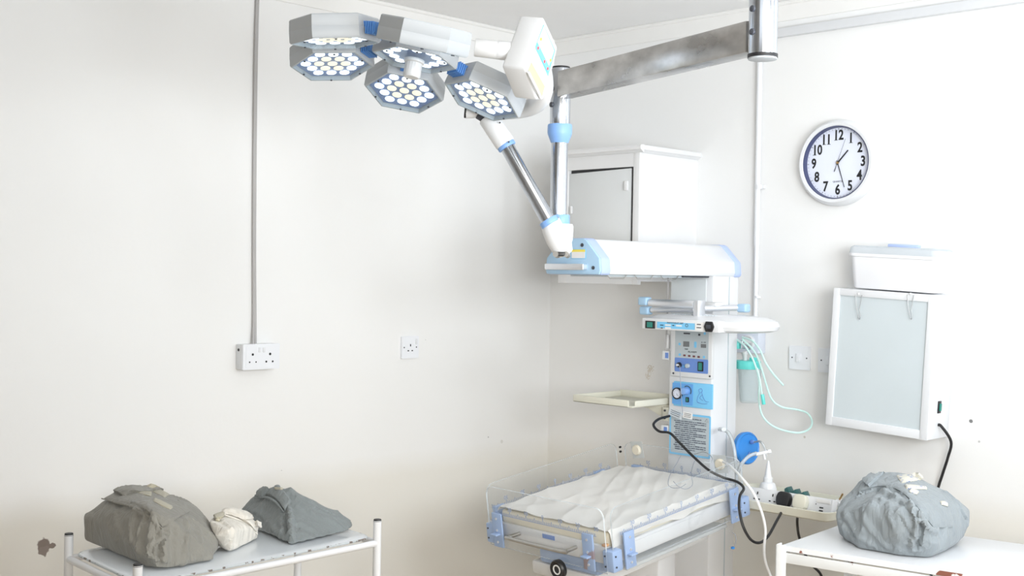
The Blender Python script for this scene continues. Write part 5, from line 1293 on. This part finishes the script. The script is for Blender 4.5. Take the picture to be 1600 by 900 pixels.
bundle('cloth_bundle', 'slate grey peaked cloth bundle on the right half of the trolley', None,
  [bz(450, 851), bz(466, 850), bz(375, 819), bz(372, 812), bz(552, 826), bz(538, 833), (-1.72, -.60, Z1), (-1.88, -.55, Z1), ap(372, 798, 3.62), ap(396, 776, 3.62), ap(404, 768, 3.60), ap(436, 759, 3.52), ap(456, 762, 3.50), ap(478, 776, 3.52), ap(505, 795, 3.56), ap(551, 812, 3.60), ap(450, 835, 3.36), ap(520, 802, 3.6)],
  G2,
  [([(434, 764), (446, 782), (454, 805), (456, 846)], .012, .010), ([(442, 775), (440, 800), (447, 830)], -.008, .007), ([(400, 775), (420, 772), (436, 780), (440, 800)], .007, .008), ([(465, 775), (490, 800), (530, 822)], .004, .012), ([(480, 780), (515, 802), (545, 815)], -.004, .008), ([(388, 795), (410, 805), (430, 830)], .004, .010), ([(380, 805), (405, 825), (440, 845)], -.003, .008)],
  [([(402, 779), (420, 774), (434, 782), (446, 800)], [(405, 768), (422, 764), (440, 764), (456, 785)])],
  [([(433, 763), (444, 765)], [(432, 768), (442, 770)])], seed=2, namp=.006, smooth=9, hems=[[(400, 780), (420, 775), (434, 784), (445, 802)]])
bundle('cloth_bundle', 'small cream cloth packet between the two grey bundles', None,
  [bz(340, 853), bz(357, 862), bz(365, 861), bz(402, 842), bz(398, 828), (-2.02, -.70, Z1), ap(403, 824, 3.36), ap(396, 812, 3.38), ap(372, 803, 3.36), ap(350, 802, 3.33), ap(326, 812, 3.24), ap(336, 838, 3.18), ap(358, 828, 3.17), ap(332, 806, 3.3)],
  G4, [([(345, 812), (362, 826), (360, 858)], .005, .007), ([(375, 806), (395, 818), (400, 830)], -.003, .005)],
  [([(348, 806), (375, 812), (400, 832)], [(352, 802), (380, 804), (402, 822)])], [([(330, 808), (348, 803)], [(336, 816), (352, 812)])], seed=3, namp=.002, vox=.004, smooth=8, hems=[[(349, 808), (376, 813), (399, 834)]])
Z2 = .8515
def b2(px, py): return tuple(hz(px, py, Z2))
bundle('cloth_bundle', 'blue-grey cloth bundle alone on the right hand table', None,
  [b2(1330, 850), b2(1345, 858), b2(1400, 868), b2(1450, 872), b2(1472, 865), b2(1500, 842), b2(1316, 838), (-.43, -1.86, Z2), (-.35, -1.98, Z2), ap(1310, 812, 3.50), ap(1309, 798, 3.52), ap(1320, 778, 3.60), ap(1345, 752, 3.62), ap(1370, 742, 3.62), ap(1395, 737, 3.60), ap(1430, 744, 3.58), ap(1468, 762, 3.54), ap(1500, 782, 3.52), ap(1517, 796, 3.54), ap(1516, 815, 3.50), ap(1505, 838, 3.48), ap(1360, 790, 3.36), ap(1440, 800, 3.24), ap(1400, 835, 3.27), ap(1460, 850, 3.26), ap(1345, 840, 3.38), ap(1420, 770, 3.36)],
  G3,
  [([(1380, 765), (1415, 785), (1435, 805), (1455, 828), (1464, 826)], .008, .012), ([(1345, 770), (1375, 760), (1405, 768), (1420, 780)], .009, .007), ([(1340, 776), (1360, 764), (1385, 757)], .007, .005), ([(1425, 790), (1432, 815), (1424, 850)], .011, .008), ([(1432, 800), (1440, 830), (1432, 856)], -.010, .006), ([(1350, 790), (1356, 820), (1385, 855)], .004, .010), ([(1378, 778), (1392, 812), (1425, 858)], .005, .010), ([(1405, 780), (1412, 820), (1440, 856)], -.004, .006), ([(1322, 800), (1338, 832), (1362, 852)], .004, .010), ([(1315, 808), (1335, 840)], -.004, .007), ([(1340, 800), (1345, 825)], -.004, .007), ([(1480, 772), (1500, 800), (1510, 815)], -.007, .006), ([(1470, 790), (1490, 830)], .004, .010), ([(1455, 775), (1476, 815), (1470, 855)], .004, .012)],
  [([(1340, 772), (1372, 762), (1402, 768), (1428, 790), (1456, 826)], [(1352, 748), (1396, 740), (1440, 752), (1476, 780), (1490, 826)])],
  [([(1398, 745), (1436, 742)], [(1410, 762), (1440, 756), ], TAPE2), ([(1412, 760), (1446, 764)], [(1416, 770), (1448, 770)], TAPE2), ([(1424, 766), (1436, 772)], [(1418, 774), (1430, 778)], TAPE2), ([(1465, 786), (1475, 785)], [(1468, 793), (1478, 796)], TAPE2)],
  seed=5, namp=.007, smooth=7, nscale=8)
